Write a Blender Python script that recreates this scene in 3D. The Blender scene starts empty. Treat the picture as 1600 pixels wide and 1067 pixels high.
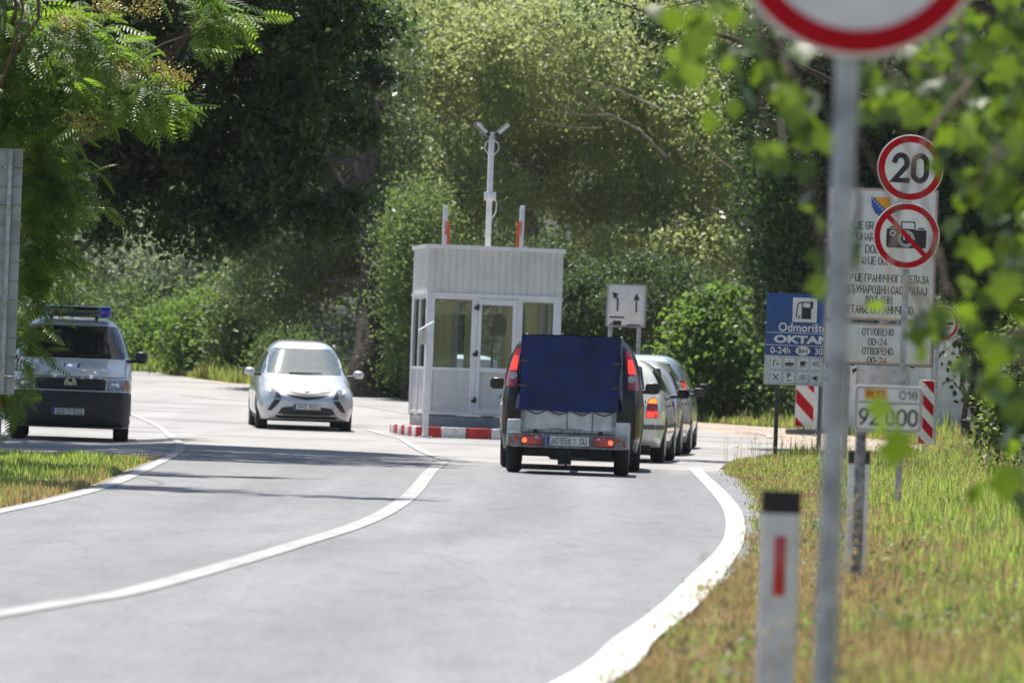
import bpy, bmesh, math, random
import numpy as np
from mathutils import Vector, Matrix
from mathutils.bvhtree import BVHTree

R = math.radians
random.seed(7)
rng = np.random.default_rng(7)
SC = bpy.context.scene
COL = SC.collection

# ------------------------------------------------------------------ camera
FPX, CX, CY = 8000.0, 800.0, 533.5          # focal length in photo pixels (1600 wide)
CAM_H, HORIZON, ROLL = 1.08, 597.0, R(2.1)
PITCH = math.atan((HORIZON - CY) / FPX)
FWD = Vector((0, math.cos(PITCH), math.sin(PITCH)))
UP0 = Vector((0, -math.sin(PITCH), math.cos(PITCH)))
RT0 = Vector((1, 0, 0))
RT = RT0 * math.cos(ROLL) + UP0 * math.sin(ROLL)
UP = UP0 * math.cos(ROLL) - RT0 * math.sin(ROLL)
cam_d = bpy.data.cameras.new('camera')
cam = bpy.data.objects.new('camera', cam_d)
COL.objects.link(cam)
M = Matrix((RT, UP, -FWD)).transposed().to_4x4()
M.translation = Vector((0, 0, CAM_H))
cam.matrix_world = M
cam_d.sensor_width = 36.0
cam_d.lens = 36.0 * FPX / 1600.0
cam_d.clip_start = 0.5
cam_d.clip_end = 3000
cam_d.dof.use_dof = True
cam_d.dof.focus_distance = 57.0
cam_d.dof.aperture_fstop = 4.9
SC.camera = cam

# ------------------------------------------------------------------ light
SUN_EL, SUN_AZ = R(66), R(-17)              # azimuth from +Y (away from camera), negative = left
world = bpy.data.worlds.new("World")
SC.world = world
world.use_nodes = True
wn = world.node_tree.nodes
sky = wn.new('ShaderNodeTexSky')
sky.sky_type = 'NISHITA'
sky.sun_disc = False
sky.sun_elevation = SUN_EL
sky.sun_rotation = SUN_AZ
world.node_tree.links.new(sky.outputs[0], wn['Background'].inputs[0])
wn['Background'].inputs[1].default_value = 0.09
sd = bpy.data.lights.new('sun', 'SUN')
sd.energy = 5.0
sd.angle = R(0.53)
sd.color = (1.0, 0.95, 0.87)
sun = bpy.data.objects.new('sun', sd)
COL.objects.link(sun)
sdir = Vector((math.sin(SUN_AZ) * math.cos(SUN_EL), math.cos(SUN_AZ) * math.cos(SUN_EL), math.sin(SUN_EL)))
sun.rotation_euler = sdir.to_track_quat('Z', 'Y').to_euler()
sun.location = (-20, 40, 60)
SC.view_settings.view_transform = 'Standard'
SC.view_settings.look = 'None'
SC.view_settings.gamma = 1.0
SC.view_settings.use_curve_mapping = False
SC.view_settings.exposure = 0.85
SC.render.engine = 'CYCLES'
SC.cycles.use_denoising = True
SC.cycles.max_bounces = 8
SC.cycles.transparent_max_bounces = 24
SC.cycles.caustics_reflective = False
SC.cycles.caustics_refractive = False
SC.cycles.sample_clamp_indirect = 6.0


# ------------------------------------------------------------------ terrain and photo measurements
def sstep(t):
    t = np.clip(t, 0, 1)
    return t * t * (3 - 2 * t)


VX = np.array([[0, 1.2], [14, 0.5], [18.4, 0.42], [22, 0.82], [26, 1.24], [31, 1.68], [35, 1.97], [41, 2.35], [47, 2.5], [53, 2.6], [60, 2.62], [66, 2.62], [74, 2.9], [86, 5.0], [120, 9.0]])


def zt(x, y):
    x = np.asarray(x, float); y = np.asarray(y, float)
    t = np.maximum(0, y - 95.0)
    z = 0.0175 * t * t / (t + 6.0)
    h = np.maximum(0, y - 190.0)
    z = z + 26 * (h / 90.0) ** 1.4 / (1 + 0.25 * (h / 90.0) ** 1.4)
    z = z - 0.09 * sstep((-4.8 - x) / 1.6) * (1 - sstep((y - 88) / 10.0))
    xr = np.interp(y, VX[:, 0], VX[:, 1])
    z = z + 0.06 * sstep((x - xr) / 0.7) * (1 - sstep((y - 72) / 12.0))
    z = z + 0.10 * sstep((x - xr - 2.0) / 4.0) * (1 - sstep((y - 80) / 20.0))
    z = z + 0.05 * sstep((-5.2 - x) / 1.0) * (1 - sstep((y - 58) / 6.0))
    return z


def ray(px, py):
    v = FWD + RT * ((px - CX) / FPX) + UP * (-(py - CY) / FPX)
    return v / v.y


def W(px, py, d):
    v = ray(px, py)
    return Vector((v.x * d, d, CAM_H + v.z * d))


def G(px, py, dz=0.0):
    """ground point seen at a photo pixel"""
    v = ray(px, py)
    lo, hi = 8.0, 240.0
    prev = lo
    d = lo
    while d < hi:
        if CAM_H + v.z * d < float(zt(v.x * d, d)) + dz:
            a, b = prev, d
            for _ in range(30):
                m = (a + b) / 2
                if CAM_H + v.z * m < float(zt(v.x * m, m)) + dz:
                    b = m
                else:
                    a = m
            return Vector((v.x * b, b, float(zt(v.x * b, b)) + dz))
        prev = d
        d += 1.0
    return Vector((v.x * hi, hi, float(zt(v.x * hi, hi))))


# ------------------------------------------------------------------ object helpers
def link(o, parent=None):
    COL.objects.link(o)
    if parent is not None:
        o.parent = parent
    return o


def tag(o, label=None, cat=None, group=None, kind=None):
    if label: o['label'] = label
    if cat: o['category'] = cat
    if group: o['group'] = group
    if kind: o['kind'] = kind
    return o


def thing(name, label, cat, loc, rz=0.0, group=None):
    o = bpy.data.objects.new(name, None)
    o.empty_display_size = 0.3
    o.location = loc
    o.rotation_euler = (0, 0, rz)
    link(o)
    return tag(o, label, cat, group)


class MB:
    """collects shapes that become ONE mesh object"""

    def __init__(self):
        self.v = []; self.f = []; self.m = []; self.s = []

    def add(self, vs, fs, mi=0, smooth=False):
        o = len(self.v)
        self.v.extend([tuple(p) for p in vs])
        for f in fs:
            self.f.append(tuple(i + o for i in f)); self.m.append(mi); self.s.append(smooth)
        return self

    def box(self, c, s, mi=0, rot=None):
        x, y, z = s[0] / 2, s[1] / 2, s[2] / 2
        vs = [Vector(p) for p in ((-x, -y, -z), (x, -y, -z), (x, y, -z), (-x, y, -z), (-x, -y, z), (x, -y, z), (x, y, z), (-x, y, z))]
        if rot is not None: vs = [rot @ p for p in vs]
        vs = [p + Vector(c) for p in vs]
        return self.add(vs, [(3, 2, 1, 0), (4, 5, 6, 7), (0, 1, 5, 4), (1, 2, 6, 5), (2, 3, 7, 6), (3, 0, 4, 7)], mi)

    def tube(self, pts, rad, n=8, mi=0, cap=True):
        pts = [Vector(p) for p in pts]
        if not hasattr(rad, '__len__'): rad = [rad] * len(pts)
        vs = []; fs = []
        prev = None
        for i, p in enumerate(pts):
            d = (pts[min(i + 1, len(pts) - 1)] - pts[max(i - 1, 0)]).normalized()
            if prev is None:
                a = d.cross(Vector((0.31, 0.95, 0.05)))
                if a.length < 0.1: a = d.cross(Vector((1, 0, 0)))
                a.normalize()
            else:
                a = (prev - d * prev.dot(d)).normalized()
            prev = a
            b = d.cross(a)
            for k in range(n):
                t = 2 * math.pi * k / n
                vs.append(p + (a * math.cos(t) + b * math.sin(t)) * rad[i])
        for i in range(len(pts) - 1):
            for k in range(n):
                k2 = (k + 1) % n
                fs.append((i * n + k, i * n + k2, (i + 1) * n + k2, (i + 1) * n + k))
        self.add(vs, fs, mi, True)
        if cap:
            self.add(vs[:n], [tuple(range(n))[::-1]], mi)
            self.add(vs[-n:], [tuple(range(n))], mi)
        return self

    def prism(self, poly, y0, y1, mi=0):
        """poly in (x,z); extruded along y from y0 (front) to y1"""
        n = len(poly)
        vs = [(p[0], y0, p[1]) for p in poly] + [(p[0], y1, p[1]) for p in poly]
        fs = [tuple(range(n)), tuple(range(2 * n - 1, n - 1, -1))]
        fs += [(i, i + n, (i + 1) % n + n, (i + 1) % n) for i in range(n)]
        return self.add(vs, fs, mi)

    def ring(self, c, r0, r1, y0, y1, n=64, mi=0):
        """flat ring in the xz plane with thickness along y"""
        vs = []
        for r in (r0, r1):
            for y in (y0, y1):
                for k in range(n):
                    t = 2 * math.pi * k / n
                    vs.append((c[0] + r * math.cos(t), y, c[1] + r * math.sin(t)))
        fs = []
        for k in range(n):
            j = (k + 1) % n
            a, b, c_, d = 0, n, 2 * n, 3 * n
            fs += [(a + k, c_ + k, c_ + j, a + j), (b + k, b + j, d + j, d + k), (c_ + k, d + k, d + j, c_ + j), (a + k, a + j, b + j, b + k)]
        return self.add(vs, fs, mi)

    def disc(self, c, r, y0, y1, n=64, mi=0):
        return self.prism([(c[0] + r * math.cos(2 * math.pi * k / n), c[1] + r * math.sin(2 * math.pi * k / n)) for k in range(n)], y0, y1, mi)

    def lathe(self, prof, axis='z', n=32, c=(0, 0, 0), mi=0):
        """prof: (r, h) pairs"""
        vs = []; fs = []
        for r, h in prof:
            for k in range(n):
                t = 2 * math.pi * k / n
                a, b = r * math.cos(t), r * math.sin(t)
                p = (a, b, h) if axis == 'z' else ((h, a, b) if axis == 'x' else (a, h, b))
                vs.append((p[0] + c[0], p[1] + c[1], p[2] + c[2]))
        for i in range(len(prof) - 1):
            for k in range(n):
                j = (k + 1) % n
                fs.append((i * n + k, i * n + j, (i + 1) * n + j, (i + 1) * n + k))
        return self.add(vs, fs, mi, True)

    def build(self, name, mats, parent=None, bevel=0.0, seg=2, recalc=True, loc=None):
        if not isinstance(mats, (list, tuple)): mats = [mats]
        me = bpy.data.meshes.new(name)
        me.from_pydata(self.v, [], self.f)
        me.polygons.foreach_set('material_index', self.m)
        me.polygons.foreach_set('use_smooth', self.s)
        for m_ in mats: me.materials.append(m_)
        if recalc or bevel:
            bm = bmesh.new(); bm.from_mesh(me)
            if recalc: bmesh.ops.recalc_face_normals(bm, faces=bm.faces)
            if bevel:
                ed = [e for e in bm.edges if len(e.link_faces) == 2 and e.calc_face_angle(0) > 0.5]
                bmesh.ops.bevel(bm, geom=ed, offset=bevel, segments=seg, profile=0.5, affect='EDGES', clamp_overlap=True)
                for f in bm.faces: f.smooth = True
            bm.to_mesh(me); bm.free()
            if bevel:
                me.set_sharp_from_angle(angle=R(40))
        me.update()
        o = bpy.data.objects.new(name, me)
        if loc is not None: o.location = loc
        return link(o, parent)


def np_mesh(name, verts, tris, mats, parent=None, smooth=False, mi=None, attr=None, nper=3):
    me = bpy.data.meshes.new(name)
    verts = np.asarray(verts, np.float32); tris = np.asarray(tris, np.int32)
    me.vertices.add(len(verts)); me.vertices.foreach_set('co', verts.ravel())
    nf = len(tris)
    me.loops.add(nf * nper); me.loops.foreach_set('vertex_index', tris.ravel())
    me.polygons.add(nf)
    me.polygons.foreach_set('loop_start', np.arange(0, nf * nper, nper, dtype=np.int32))
    me.polygons.foreach_set('loop_total', np.full(nf, nper, np.int32))
    if mi is not None: me.polygons.foreach_set('material_index', np.asarray(mi, np.int32))
    if smooth: me.polygons.foreach_set('use_smooth', np.ones(nf, bool))
    for m_ in (mats if isinstance(mats, (list, tuple)) else [mats]): me.materials.append(m_)
    if attr is not None:
        a = me.attributes.new('tone', 'FLOAT', 'FACE')
        a.data.foreach_set('value', np.asarray(attr, np.float32))
    me.update(calc_edges=True)
    o = bpy.data.objects.new(name, me)
    return link(o, parent)


# ------------------------------------------------------------------ materials
MATS = {}


def mat(name, col, rough=0.5, metal=0.0, spec=0.5, coat=0.0, vary=0.12, scale=6.0, emit=0.0, bump=0.0, dirt=None):
    if name in MATS: return MATS[name]
    m = bpy.data.materials.new(name); m.use_nodes = True
    nt = m.node_tree; b = nt.nodes['Principled BSDF']
    b.inputs['Roughness'].default_value = rough
    b.inputs['Metallic'].default_value = metal
    b.inputs['Specular IOR Level'].default_value = spec
    b.inputs['Coat Weight'].default_value = coat
    b.inputs['Coat Roughness'].default_value = 0.06
    tc = nt.nodes.new('ShaderNodeTexCoord')
    nz = nt.nodes.new('ShaderNodeTexNoise'); nz.inputs['Scale'].default_value = scale; nz.inputs['Detail'].default_value = 5
    nt.links.new(tc.outputs['Object'], nz.inputs['Vector'])
    mx = nt.nodes.new('ShaderNodeMix'); mx.data_type = 'RGBA'
    c = tuple(col[:3])
    d = dirt if dirt else tuple(x * (1 - 2 * vary) for x in c)
    mx.inputs['A'].default_value = (*d, 1)
    mx.inputs['B'].default_value = (*[min(1, x * (1 + 0.4 * vary)) for x in c], 1)
    mr = nt.nodes.new('ShaderNodeMapRange')
    mr.inputs['From Min'].default_value = 0.3; mr.inputs['From Max'].default_value = 0.62
    nt.links.new(nz.outputs['Fac'], mr.inputs['Value'])
    nt.links.new(mr.outputs['Result'], mx.inputs['Factor'])
    nt.links.new(mx.outputs['Result'], b.inputs['Base Color'])
    rr = nt.nodes.new('ShaderNodeMapRange')
    rr.inputs['To Min'].default_value = min(1, rough * 1.2); rr.inputs['To Max'].default_value = rough * 0.9
    nt.links.new(nz.outputs['Fac'], rr.inputs['Value'])
    nt.links.new(rr.outputs['Result'], b.inputs['Roughness'])
    if emit:
        b.inputs['Emission Color'].default_value = (*c, 1); b.inputs['Emission Strength'].default_value = emit
    if bump:
        bp = nt.nodes.new('ShaderNodeBump'); bp.inputs['Strength'].default_value = bump; bp.inputs['Distance'].default_value = 0.01
        n2 = nt.nodes.new('ShaderNodeTexNoise'); n2.inputs['Scale'].default_value = scale * 12
        nt.links.new(tc.outputs['Object'], n2.inputs['Vector'])
        nt.links.new(n2.outputs['Fac'], bp.inputs['Height']); nt.links.new(bp.outputs['Normal'], b.inputs['Normal'])
    MATS[name] = m
    return m


def glass_mat(name, tint=(0.75, 0.82, 0.8), rough=0.02, ior=1.5):
    if name in MATS: return MATS[name]
    m = bpy.data.materials.new(name); m.use_nodes = True
    nt = m.node_tree; nt.nodes.remove(nt.nodes['Principled BSDF'])
    out = nt.nodes['Material Output']
    fr = nt.nodes.new('ShaderNodeFresnel'); fr.inputs['IOR'].default_value = ior
    tr = nt.nodes.new('ShaderNodeBsdfTransparent'); tr.inputs['Color'].default_value = (*tint, 1)
    gl = nt.nodes.new('ShaderNodeBsdfGlossy'); gl.inputs['Roughness'].default_value = rough
    mx = nt.nodes.new('ShaderNodeMixShader')
    nt.links.new(fr.outputs[0], mx.inputs[0]); nt.links.new(tr.outputs[0], mx.inputs[1]); nt.links.new(gl.outputs[0], mx.inputs[2])
    nt.links.new(mx.outputs[0], out.inputs[0])
    MATS[name] = m
    return m


def leaf_mat(name, dark, light, trans, tfac=0.4, rough=0.42, spec=0.5):
    if name in MATS: return MATS[name]
    m = bpy.data.materials.new(name); m.use_nodes = True
    nt = m.node_tree; b = nt.nodes['Principled BSDF']; out = nt.nodes['Material Output']
    at = nt.nodes.new('ShaderNodeAttribute'); at.attribute_name = 'tone'
    mx = nt.nodes.new('ShaderNodeMix'); mx.data_type = 'RGBA'
    mx.inputs['A'].default_value = (*dark, 1); mx.inputs['B'].default_value = (*light, 1)
    nt.links.new(at.outputs['Fac'], mx.inputs['Factor'])
    nt.links.new(mx.outputs['Result'], b.inputs['Base Color'])
    b.inputs['Roughness'].default_value = rough; b.inputs['Specular IOR Level'].default_value = spec
    t = nt.nodes.new('ShaderNodeBsdfTranslucent')
    mt = nt.nodes.new('ShaderNodeMix'); mt.data_type = 'RGBA'
    mt.inputs['A'].default_value = (*[c * 0.6 for c in trans], 1); mt.inputs['B'].default_value = (*trans, 1)
    nt.links.new(at.outputs['Fac'], mt.inputs['Factor']); nt.links.new(mt.outputs['Result'], t.inputs['Color'])
    ms = nt.nodes.new('ShaderNodeMixShader'); ms.inputs[0].default_value = tfac
    nt.links.new(b.outputs[0], ms.inputs[1]); nt.links.new(t.outputs[0], ms.inputs[2]); nt.links.new(ms.outputs[0], out.inputs[0])
    MATS[name] = m
    return m


def node_mat(name):
    m = bpy.data.materials.new(name); m.use_nodes = True
    MATS[name] = m
    nt = m.node_tree
    return m, nt, nt.nodes['Principled BSDF']


def noise(nt, vec, scale, detail=6, rough=0.6):
    n = nt.nodes.new('ShaderNodeTexNoise'); n.inputs['Scale'].default_value = scale; n.inputs['Detail'].default_value = detail
    n.inputs['Roughness'].default_value = rough
    nt.links.new(vec, n.inputs['Vector'])
    return n.outputs['Fac']


def ramp(nt, fac, stops):
    r = nt.nodes.new('ShaderNodeValToRGB')
    e = r.color_ramp.elements
    while len(e) < len(stops): e.new(0.5)
    for i, (p, c) in enumerate(stops):
        e[i].position = p; e[i].color = (*c, 1)
    nt.links.new(fac, r.inputs[0])
    return r.outputs[0]


def mixc(nt, fac, a, b, mode='MIX'):
    m = nt.nodes.new('ShaderNodeMix'); m.data_type = 'RGBA'; m.blend_type = mode
    for s, v in (('A', a), ('B', b)):
        if isinstance(v, tuple): m.inputs[s].default_value = (*v, 1)
        else: nt.links.new(v, m.inputs[s])
    if isinstance(fac, float): m.inputs['Factor'].default_value = fac
    else: nt.links.new(fac, m.inputs['Factor'])
    return m.outputs['Result']


def mapping(nt, scale=(1, 1, 1), rot=(0, 0, 0)):
    tc = nt.nodes.new('ShaderNodeTexCoord'); mp = nt.nodes.new('ShaderNodeMapping')
    mp.inputs['Scale'].default_value = scale; mp.inputs['Rotation'].default_value = rot
    nt.links.new(tc.outputs['Object'], mp.inputs['Vector'])
    return mp.outputs[0]


def add_bump(nt, b, h, strength=0.4, dist=0.01):
    bp = nt.nodes.new('ShaderNodeBump'); bp.inputs['Strength'].default_value = strength; bp.inputs['Distance'].default_value = dist
    nt.links.new(h, bp.inputs['Height']); nt.links.new(bp.outputs[0], b.inputs['Normal'])


# text: converted to a flat mesh that stands in the xz plane, facing -y
def text_mesh(body, bold=0.0):
    c = bpy.data.curves.new('lettering', 'FONT'); c.body = body; c.offset = bold
    c.resolution_u = 3
    o = bpy.data.objects.new('lettering', c); COL.objects.link(o)
    bpy.context.view_layer.update()
    me = bpy.data.meshes.new_from_object(o.evaluated_get(bpy.context.evaluated_depsgraph_get()))
    bpy.data.objects.remove(o); bpy.data.curves.remove(c)
    return me


def text(body, cx, cz, w, h, y, m, parent, name='lettering', bold=0.012, rot=0.0, back=False):
    """lettering fitted into a box w x h centred on (cx, cz); y is the plane; None keeps the aspect"""
    me = text_mesh(body, bold)
    n = len(me.vertices)
    co = np.zeros(n * 3, np.float32); me.vertices.foreach_get('co', co); co = co.reshape(-1, 3)
    lo, hi = co.min(0), co.max(0); sz = np.maximum(hi - lo, 1e-4)
    sh = h / sz[1]; sw = w / sz[0] if w else sh * 0.8
    x = (co[:, 0] - (lo[0] + hi[0]) / 2) * sw; z = (co[:, 1] - (lo[1] + hi[1]) / 2) * sh
    c_, s_ = math.cos(rot), math.sin(rot)
    co[:, 0] = cx + x * c_ - z * s_; co[:, 2] = cz + x * s_ + z * c_; co[:, 1] = y
    me.vertices.foreach_set('co', co.ravel())
    me.materials.clear(); me.materials.append(m); me.update()
    o = bpy.data.objects.new(name, me)
    return link(o, parent)


# narrow road-sign lettering drawn as strokes on a 4 x 6 grid
def _arc(cx, cy, rx, ry, a0, a1, n=9):
    return [(cx + rx * math.cos(R(a0 + (a1 - a0) * k / n)), cy + ry * math.sin(R(a0 + (a1 - a0) * k / n))) for k in range(n + 1)]


def _glyphs():
    A = _arc
    O = A(2, 4.1, 2, 1.9, 0, 180) + A(2, 1.9, 2, 1.9, 180, 360) + [(4, 4.1)]
    C = A(2, 4.1, 2, 1.9, 12, 180) + A(2, 1.9, 2, 1.9, 180, 348)
    P = [(0, 0), (0, 6), (2.3, 6)] + A(2.3, 4.3, 1.7, 1.7, 90, -90) + [(0, 2.6)]
    D = [(0, 0), (0, 6), (1.8, 6)] + A(1.8, 3.8, 2.2, 2.2, 90, 0) + A(1.8, 2.2, 2.2, 2.2, 0, -90) + [(0, 0)]
    hook = [(1.2, 3.5), (2.6, 3.5)] + A(2.6, 2.1, 1.4, 1.4, 90, 0)
    soft = lambda x: [(x, 3.3), (x + 1.2, 3.3)] + A(x + 1.2, 1.65, 1.5, 1.65, 90, -90) + [(x, 0)]
    B = [[(0, 0), (0, 6), (2.2, 6)] + A(2.2, 4.65, 1.35, 1.35, 90, -90) + [(0, 3.3)], [(2.2, 3.3)] + A(2.3, 1.65, 1.7, 1.65, 90, -90) + [(0, 0)]]
    E = [[(3.3, 6), (0, 6), (0, 0), (3.3, 0)], [(0, 3.1), (2.8, 3.1)]]
    six = [[(3.4, 6), (1.9, 5.2), (0.6, 3.6), (0, 2.2)] + A(2, 1.9, 2, 1.9, 170, 530, 18)]
    g = {
        'O': [O], '0': [O], 'C': [C], 'A': [[(0, 0), (2, 6), (4, 0)], [(0.7, 1.9), (3.3, 1.9)]],
        'Б': [[(3.5, 6), (0, 6), (0, 0)], [(0, 3.4), (2.3, 3.4)] + A(2.3, 1.7, 1.7, 1.7, 90, -90) + [(0, 0)]], 'B': B,
        'Г': [[(0, 0), (0, 6), (3.2, 6)]], 'Д': [[(-.2, -1), (-.2, 0), (4.2, 0), (4.2, -1)], [(0.5, 0), (1.3, 6), (3.4, 6), (3.4, 0)]],
        'Ђ': [[(-.2, 6), (3.2, 6)], [(1.2, 6), (1.2, 0)], hook + [(4, .5), (3.4, -.5), (2.6, -.7)]], 'Ћ': [[(-.2, 6), (3.2, 6)], [(1.2, 6), (1.2, 0)], hook + [(4, 0)]],
        'E': E, 'З': [A(1.8, 4.6, 1.8, 1.4, 160, -90) + [(1.1, 3.2)], [(1.8, 3.2)] + A(1.8, 1.6, 2, 1.6, 90, -160)], 'И': [[(0, 6), (0, 0), (4, 6), (4, 0)]],
        'J': [[(2.6, 6), (2.6, 1.5)] + A(1.3, 1.5, 1.3, 1.5, 0, -165)], 'K': [[(0, 0), (0, 6)], [(4, 6), (0.1, 2.5)], [(1.4, 3.7), (4, 0)]],
        'Л': [[(-.2, 0), (.5, .3), (1, 1.6), (1.2, 6), (4, 6), (4, 0)]], 'Љ': [[(-.2, 0), (.5, .3), (.9, 1.6), (1.1, 6), (3.4, 6), (3.4, 0)], soft(3.4)],
        'M': [[(0, 0), (0, 6), (2.3, 2.4), (4.6, 6), (4.6, 0)]], 'H': [[(0, 0), (0, 6)], [(4, 0), (4, 6)], [(0, 3.1), (4, 3.1)]],
        'Њ': [[(0, 0), (0, 6)], [(3.2, 6), (3.2, 0)], [(0, 3.3), (3.2, 3.3)], soft(3.2)], 'П': [[(0, 0), (0, 6), (4, 6), (4, 0)]], 'P': [P],
        'T': [[(0, 6), (4, 6)], [(2, 6), (2, 0)]], 'У': [[(0, 6), (2.1, 2.2)], [(4, 6), (1.7, .5), (.7, 0)]], 'Ч': [[(0, 6), (0, 4.2)] + A(1.5, 4.1, 1.5, 1.5, 180, 270) + [(4, 2.6)], [(4, 6), (4, 0)]],
        'V': [[(0, 6), (2, 0), (4, 6)]], 'R': [P, [(1.9, 2.6), (4, 0)]], 'N': [[(0, 0), (0, 6), (4, 0), (4, 6)]], 'U': [[(0, 6)] + A(2, 1.9, 2, 1.9, 180, 360) + [(4, 6)]],
        'D': [D], 'Đ': [D, [(-.8, 3), (1.6, 3)]], 'I': [[(0, 0), (0, 6)]], 'L': [[(0, 6), (0, 0), (3.3, 0)]], 'G': [C + [(4, 2.9), (2.2, 2.9)]], 'Z': [[(0, 6), (4, 6), (0, 0), (4, 0)]],
        'Č': [C, [(.9, 8), (2, 7), (3.1, 8)]], 'Ć': [C, [(1.6, 6.9), (2.8, 8.1)]], 'S': [A(2, 4.5, 1.9, 1.5, 20, 200) + [(.5, 3.6), (3.4, 2.5)] + A(2, 1.6, 2, 1.6, 20, -165)],
        '2': [A(2, 4.2, 1.9, 1.8, 165, -30) + [(0, 0), (4, 0)]], '4': [[(3, 0), (3, 6), (0, 1.6), (4.2, 1.6)]], '5': [[(3.6, 6), (.5, 6), (.3, 3.2)] + A(1.9, 1.95, 2, 1.95, 125, -155, 14)],
        '6': six, '9': [[(4 - x, 6 - y) for x, y in six[0]]], '1': [[(0, 4.8), (1.5, 6), (1.5, 0)]], '8': [A(2, 4.55, 1.7, 1.45, 0, 360, 18), A(2, 1.6, 2, 1.6, 0, 360, 18)],
        '7': [[(0, 6), (4, 6), (1.3, 0)]], '3': [A(1.9, 4.6, 1.8, 1.4, 160, -90) + [(1.1, 3.2)], [(1.9, 3.2)] + A(1.9, 1.6, 2, 1.6, 90, -160)], '-': [[(0, 2.8), (2.4, 2.8)]], '·': [[(0, 2.7), (.5, 2.7)]], ' ': [],
    }
    for c, l in zip('ОСАВЕКМНРТЈ', 'OCABEKMHPTJ'): g[c] = g[l]
    return g


GLY = _glyphs()


def stext(body, cx, cz, w, h, y, m, parent, name='lettering', wt=0.9):
    """stroke lettering fitted into w x h (h is the cap height)"""
    mb = MB(); x = 0.0; polys = []
    for ch in body:
        st = GLY[ch]
        if not st: x += 2.4; continue
        x0 = min(p[0] for s_ in st for p in s_); x1 = max(p[0] for s_ in st for p in s_)
        for s_ in st: polys.append([(p[0] - x0 + x, p[1]) for p in s_])
        x += x1 - x0 + 1.15 + wt * 0.6
    tot = x - 1.15 - wt * 0.6
    kz = h / (6 + wt); kx = w / (tot + wt)
    for k, s_ in enumerate(polys):
        pts = [Vector((cx + (p[0] - tot / 2) * kx, cz + (p[1] - 3) * kz)) for p in s_]
        hw_ = wt * 0.5 * min(kz, kx * 1.25)
        q = [pts[0]]
        for p in pts[1:]:
            if (p - q[-1]).length > 1e-5: q.append(p)
        pts = q
        Ls, Rs = [], []
        for i, p in enumerate(pts):
            d0 = (p - pts[i - 1]).normalized() if i else (pts[1] - p).normalized()
            d1 = (pts[i + 1] - p).normalized() if i < len(pts) - 1 else d0
            if i == 0: p = p - d1 * hw_ * 0.98
            if i == len(pts) - 1: p = p + d0 * hw_ * 0.98
            n0 = Vector((-d0.y, d0.x)); n1 = Vector((-d1.y, d1.x)); nn = n0 + n1
            nn = nn.normalized() if nn.length > 1e-4 else n0
            e = hw_ / max(0.5, nn.dot(n0))
            Ls.append(p + nn * e); Rs.append(p - nn * e)
        yy = y - 0.00025 * (k % 3)
        n = len(pts)
        mb.add([(a.x, yy, a.y) for a in Ls] + [(a.x, yy, a.y) for a in Rs], [(i, i + 1, n + i + 1, n + i) for i in range(n - 1)])
    return mb.build(name, m, parent, recalc=False)


# common materials
GALV = mat('galvanised_steel', (0.36, 0.38, 0.40), 0.42, 0.75, vary=0.2, scale=14)
ALU = mat('sign_back_aluminium', (0.34, 0.37, 0.38), 0.5, 0.35, vary=0.15, scale=3)
WHITE = mat('sign_white', (0.72, 0.72, 0.70), 0.4, vary=0.06)
RED = mat('sign_red', (0.44, 0.003, 0.012), 0.6, spec=0.15, vary=0.05)
BLACK = mat('sign_black', (0.012, 0.012, 0.013), 0.5)
BLUE = mat('sign_blue', (0.012, 0.065, 0.24), 0.4, vary=0.08)
YELLOW = mat('sign_yellow', (0.80, 0.36, 0.02), 0.45)
RUBBER = mat('rubber', (0.018, 0.018, 0.019), 0.75, vary=0.25)
DKPLASTIC = mat('dark_plastic', (0.014, 0.015, 0.017), 0.45, vary=0.2)
WPAINT = mat('white_painted_metal', (0.74, 0.75, 0.76), 0.35, vary=0.08)
# ------------------------------------------------------------------ ground, road, markings
def grid_sheet(name, ys, lf, rf, nx, m, dz, kind='structure', warp=False, lat=False):
    """sheet over the terrain between x=lf(y) and x=rf(y)"""
    vs = []; qs = []
    for y in ys:
        xs = np.linspace(lf(y), rf(y), nx) if not warp else (lambda u: (0.12 * u + 0.88 * u ** 3) * rf(y))(np.linspace(-1, 1, nx))
        zs = zt(xs, np.full(nx, y)) + dz
        vs += list(zip(xs, [y] * nx, zs))
    for i in range(len(ys) - 1):
        for j in range(nx - 1):
            a = i * nx + j
            qs.append((a, a + 1, a + nx + 1, a + nx))
    o = np_mesh(name, vs, qs, m, smooth=True, nper=4)
    o['kind'] = kind
    if lat:
        a = o.data.attributes.new('lat', 'FLOAT', 'POINT')
        a.data.foreach_set('value', np.tile(np.linspace(0, 1, nx), len(ys)).astype(np.float32))
    return o


def tab(pts):
    a = np.array(pts, float); a = a[np.argsort(a[:, 0])]
    return lambda y: float(np.interp(y, a[:, 0], a[:, 1]))


# soil and dry grass
gm, nt, b = node_mat('soil_and_grass')
v = mapping(nt)
c1 = ramp(nt, noise(nt, v, 0.35), [(0.35, (0.34, 0.25, 0.14)), (0.5, (0.26, 0.20, 0.10)), (0.68, (0.12, 0.12, 0.05))])
c2 = ramp(nt, noise(nt, v, 9.0), [(0.3, (0.55, 0.5, 0.45)), (0.7, (1, 1, 1))])
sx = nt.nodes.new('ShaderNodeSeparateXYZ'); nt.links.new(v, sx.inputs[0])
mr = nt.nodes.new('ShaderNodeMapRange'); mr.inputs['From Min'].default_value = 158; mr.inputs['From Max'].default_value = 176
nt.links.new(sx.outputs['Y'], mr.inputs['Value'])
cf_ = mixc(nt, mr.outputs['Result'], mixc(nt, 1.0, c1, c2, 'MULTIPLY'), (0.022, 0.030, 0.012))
nt.links.new(cf_, b.inputs['Base Color'])
b.inputs['Roughness'].default_value = 0.95
add_bump(nt, b, noise(nt, v, 22), 0.8, 0.03)
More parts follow.
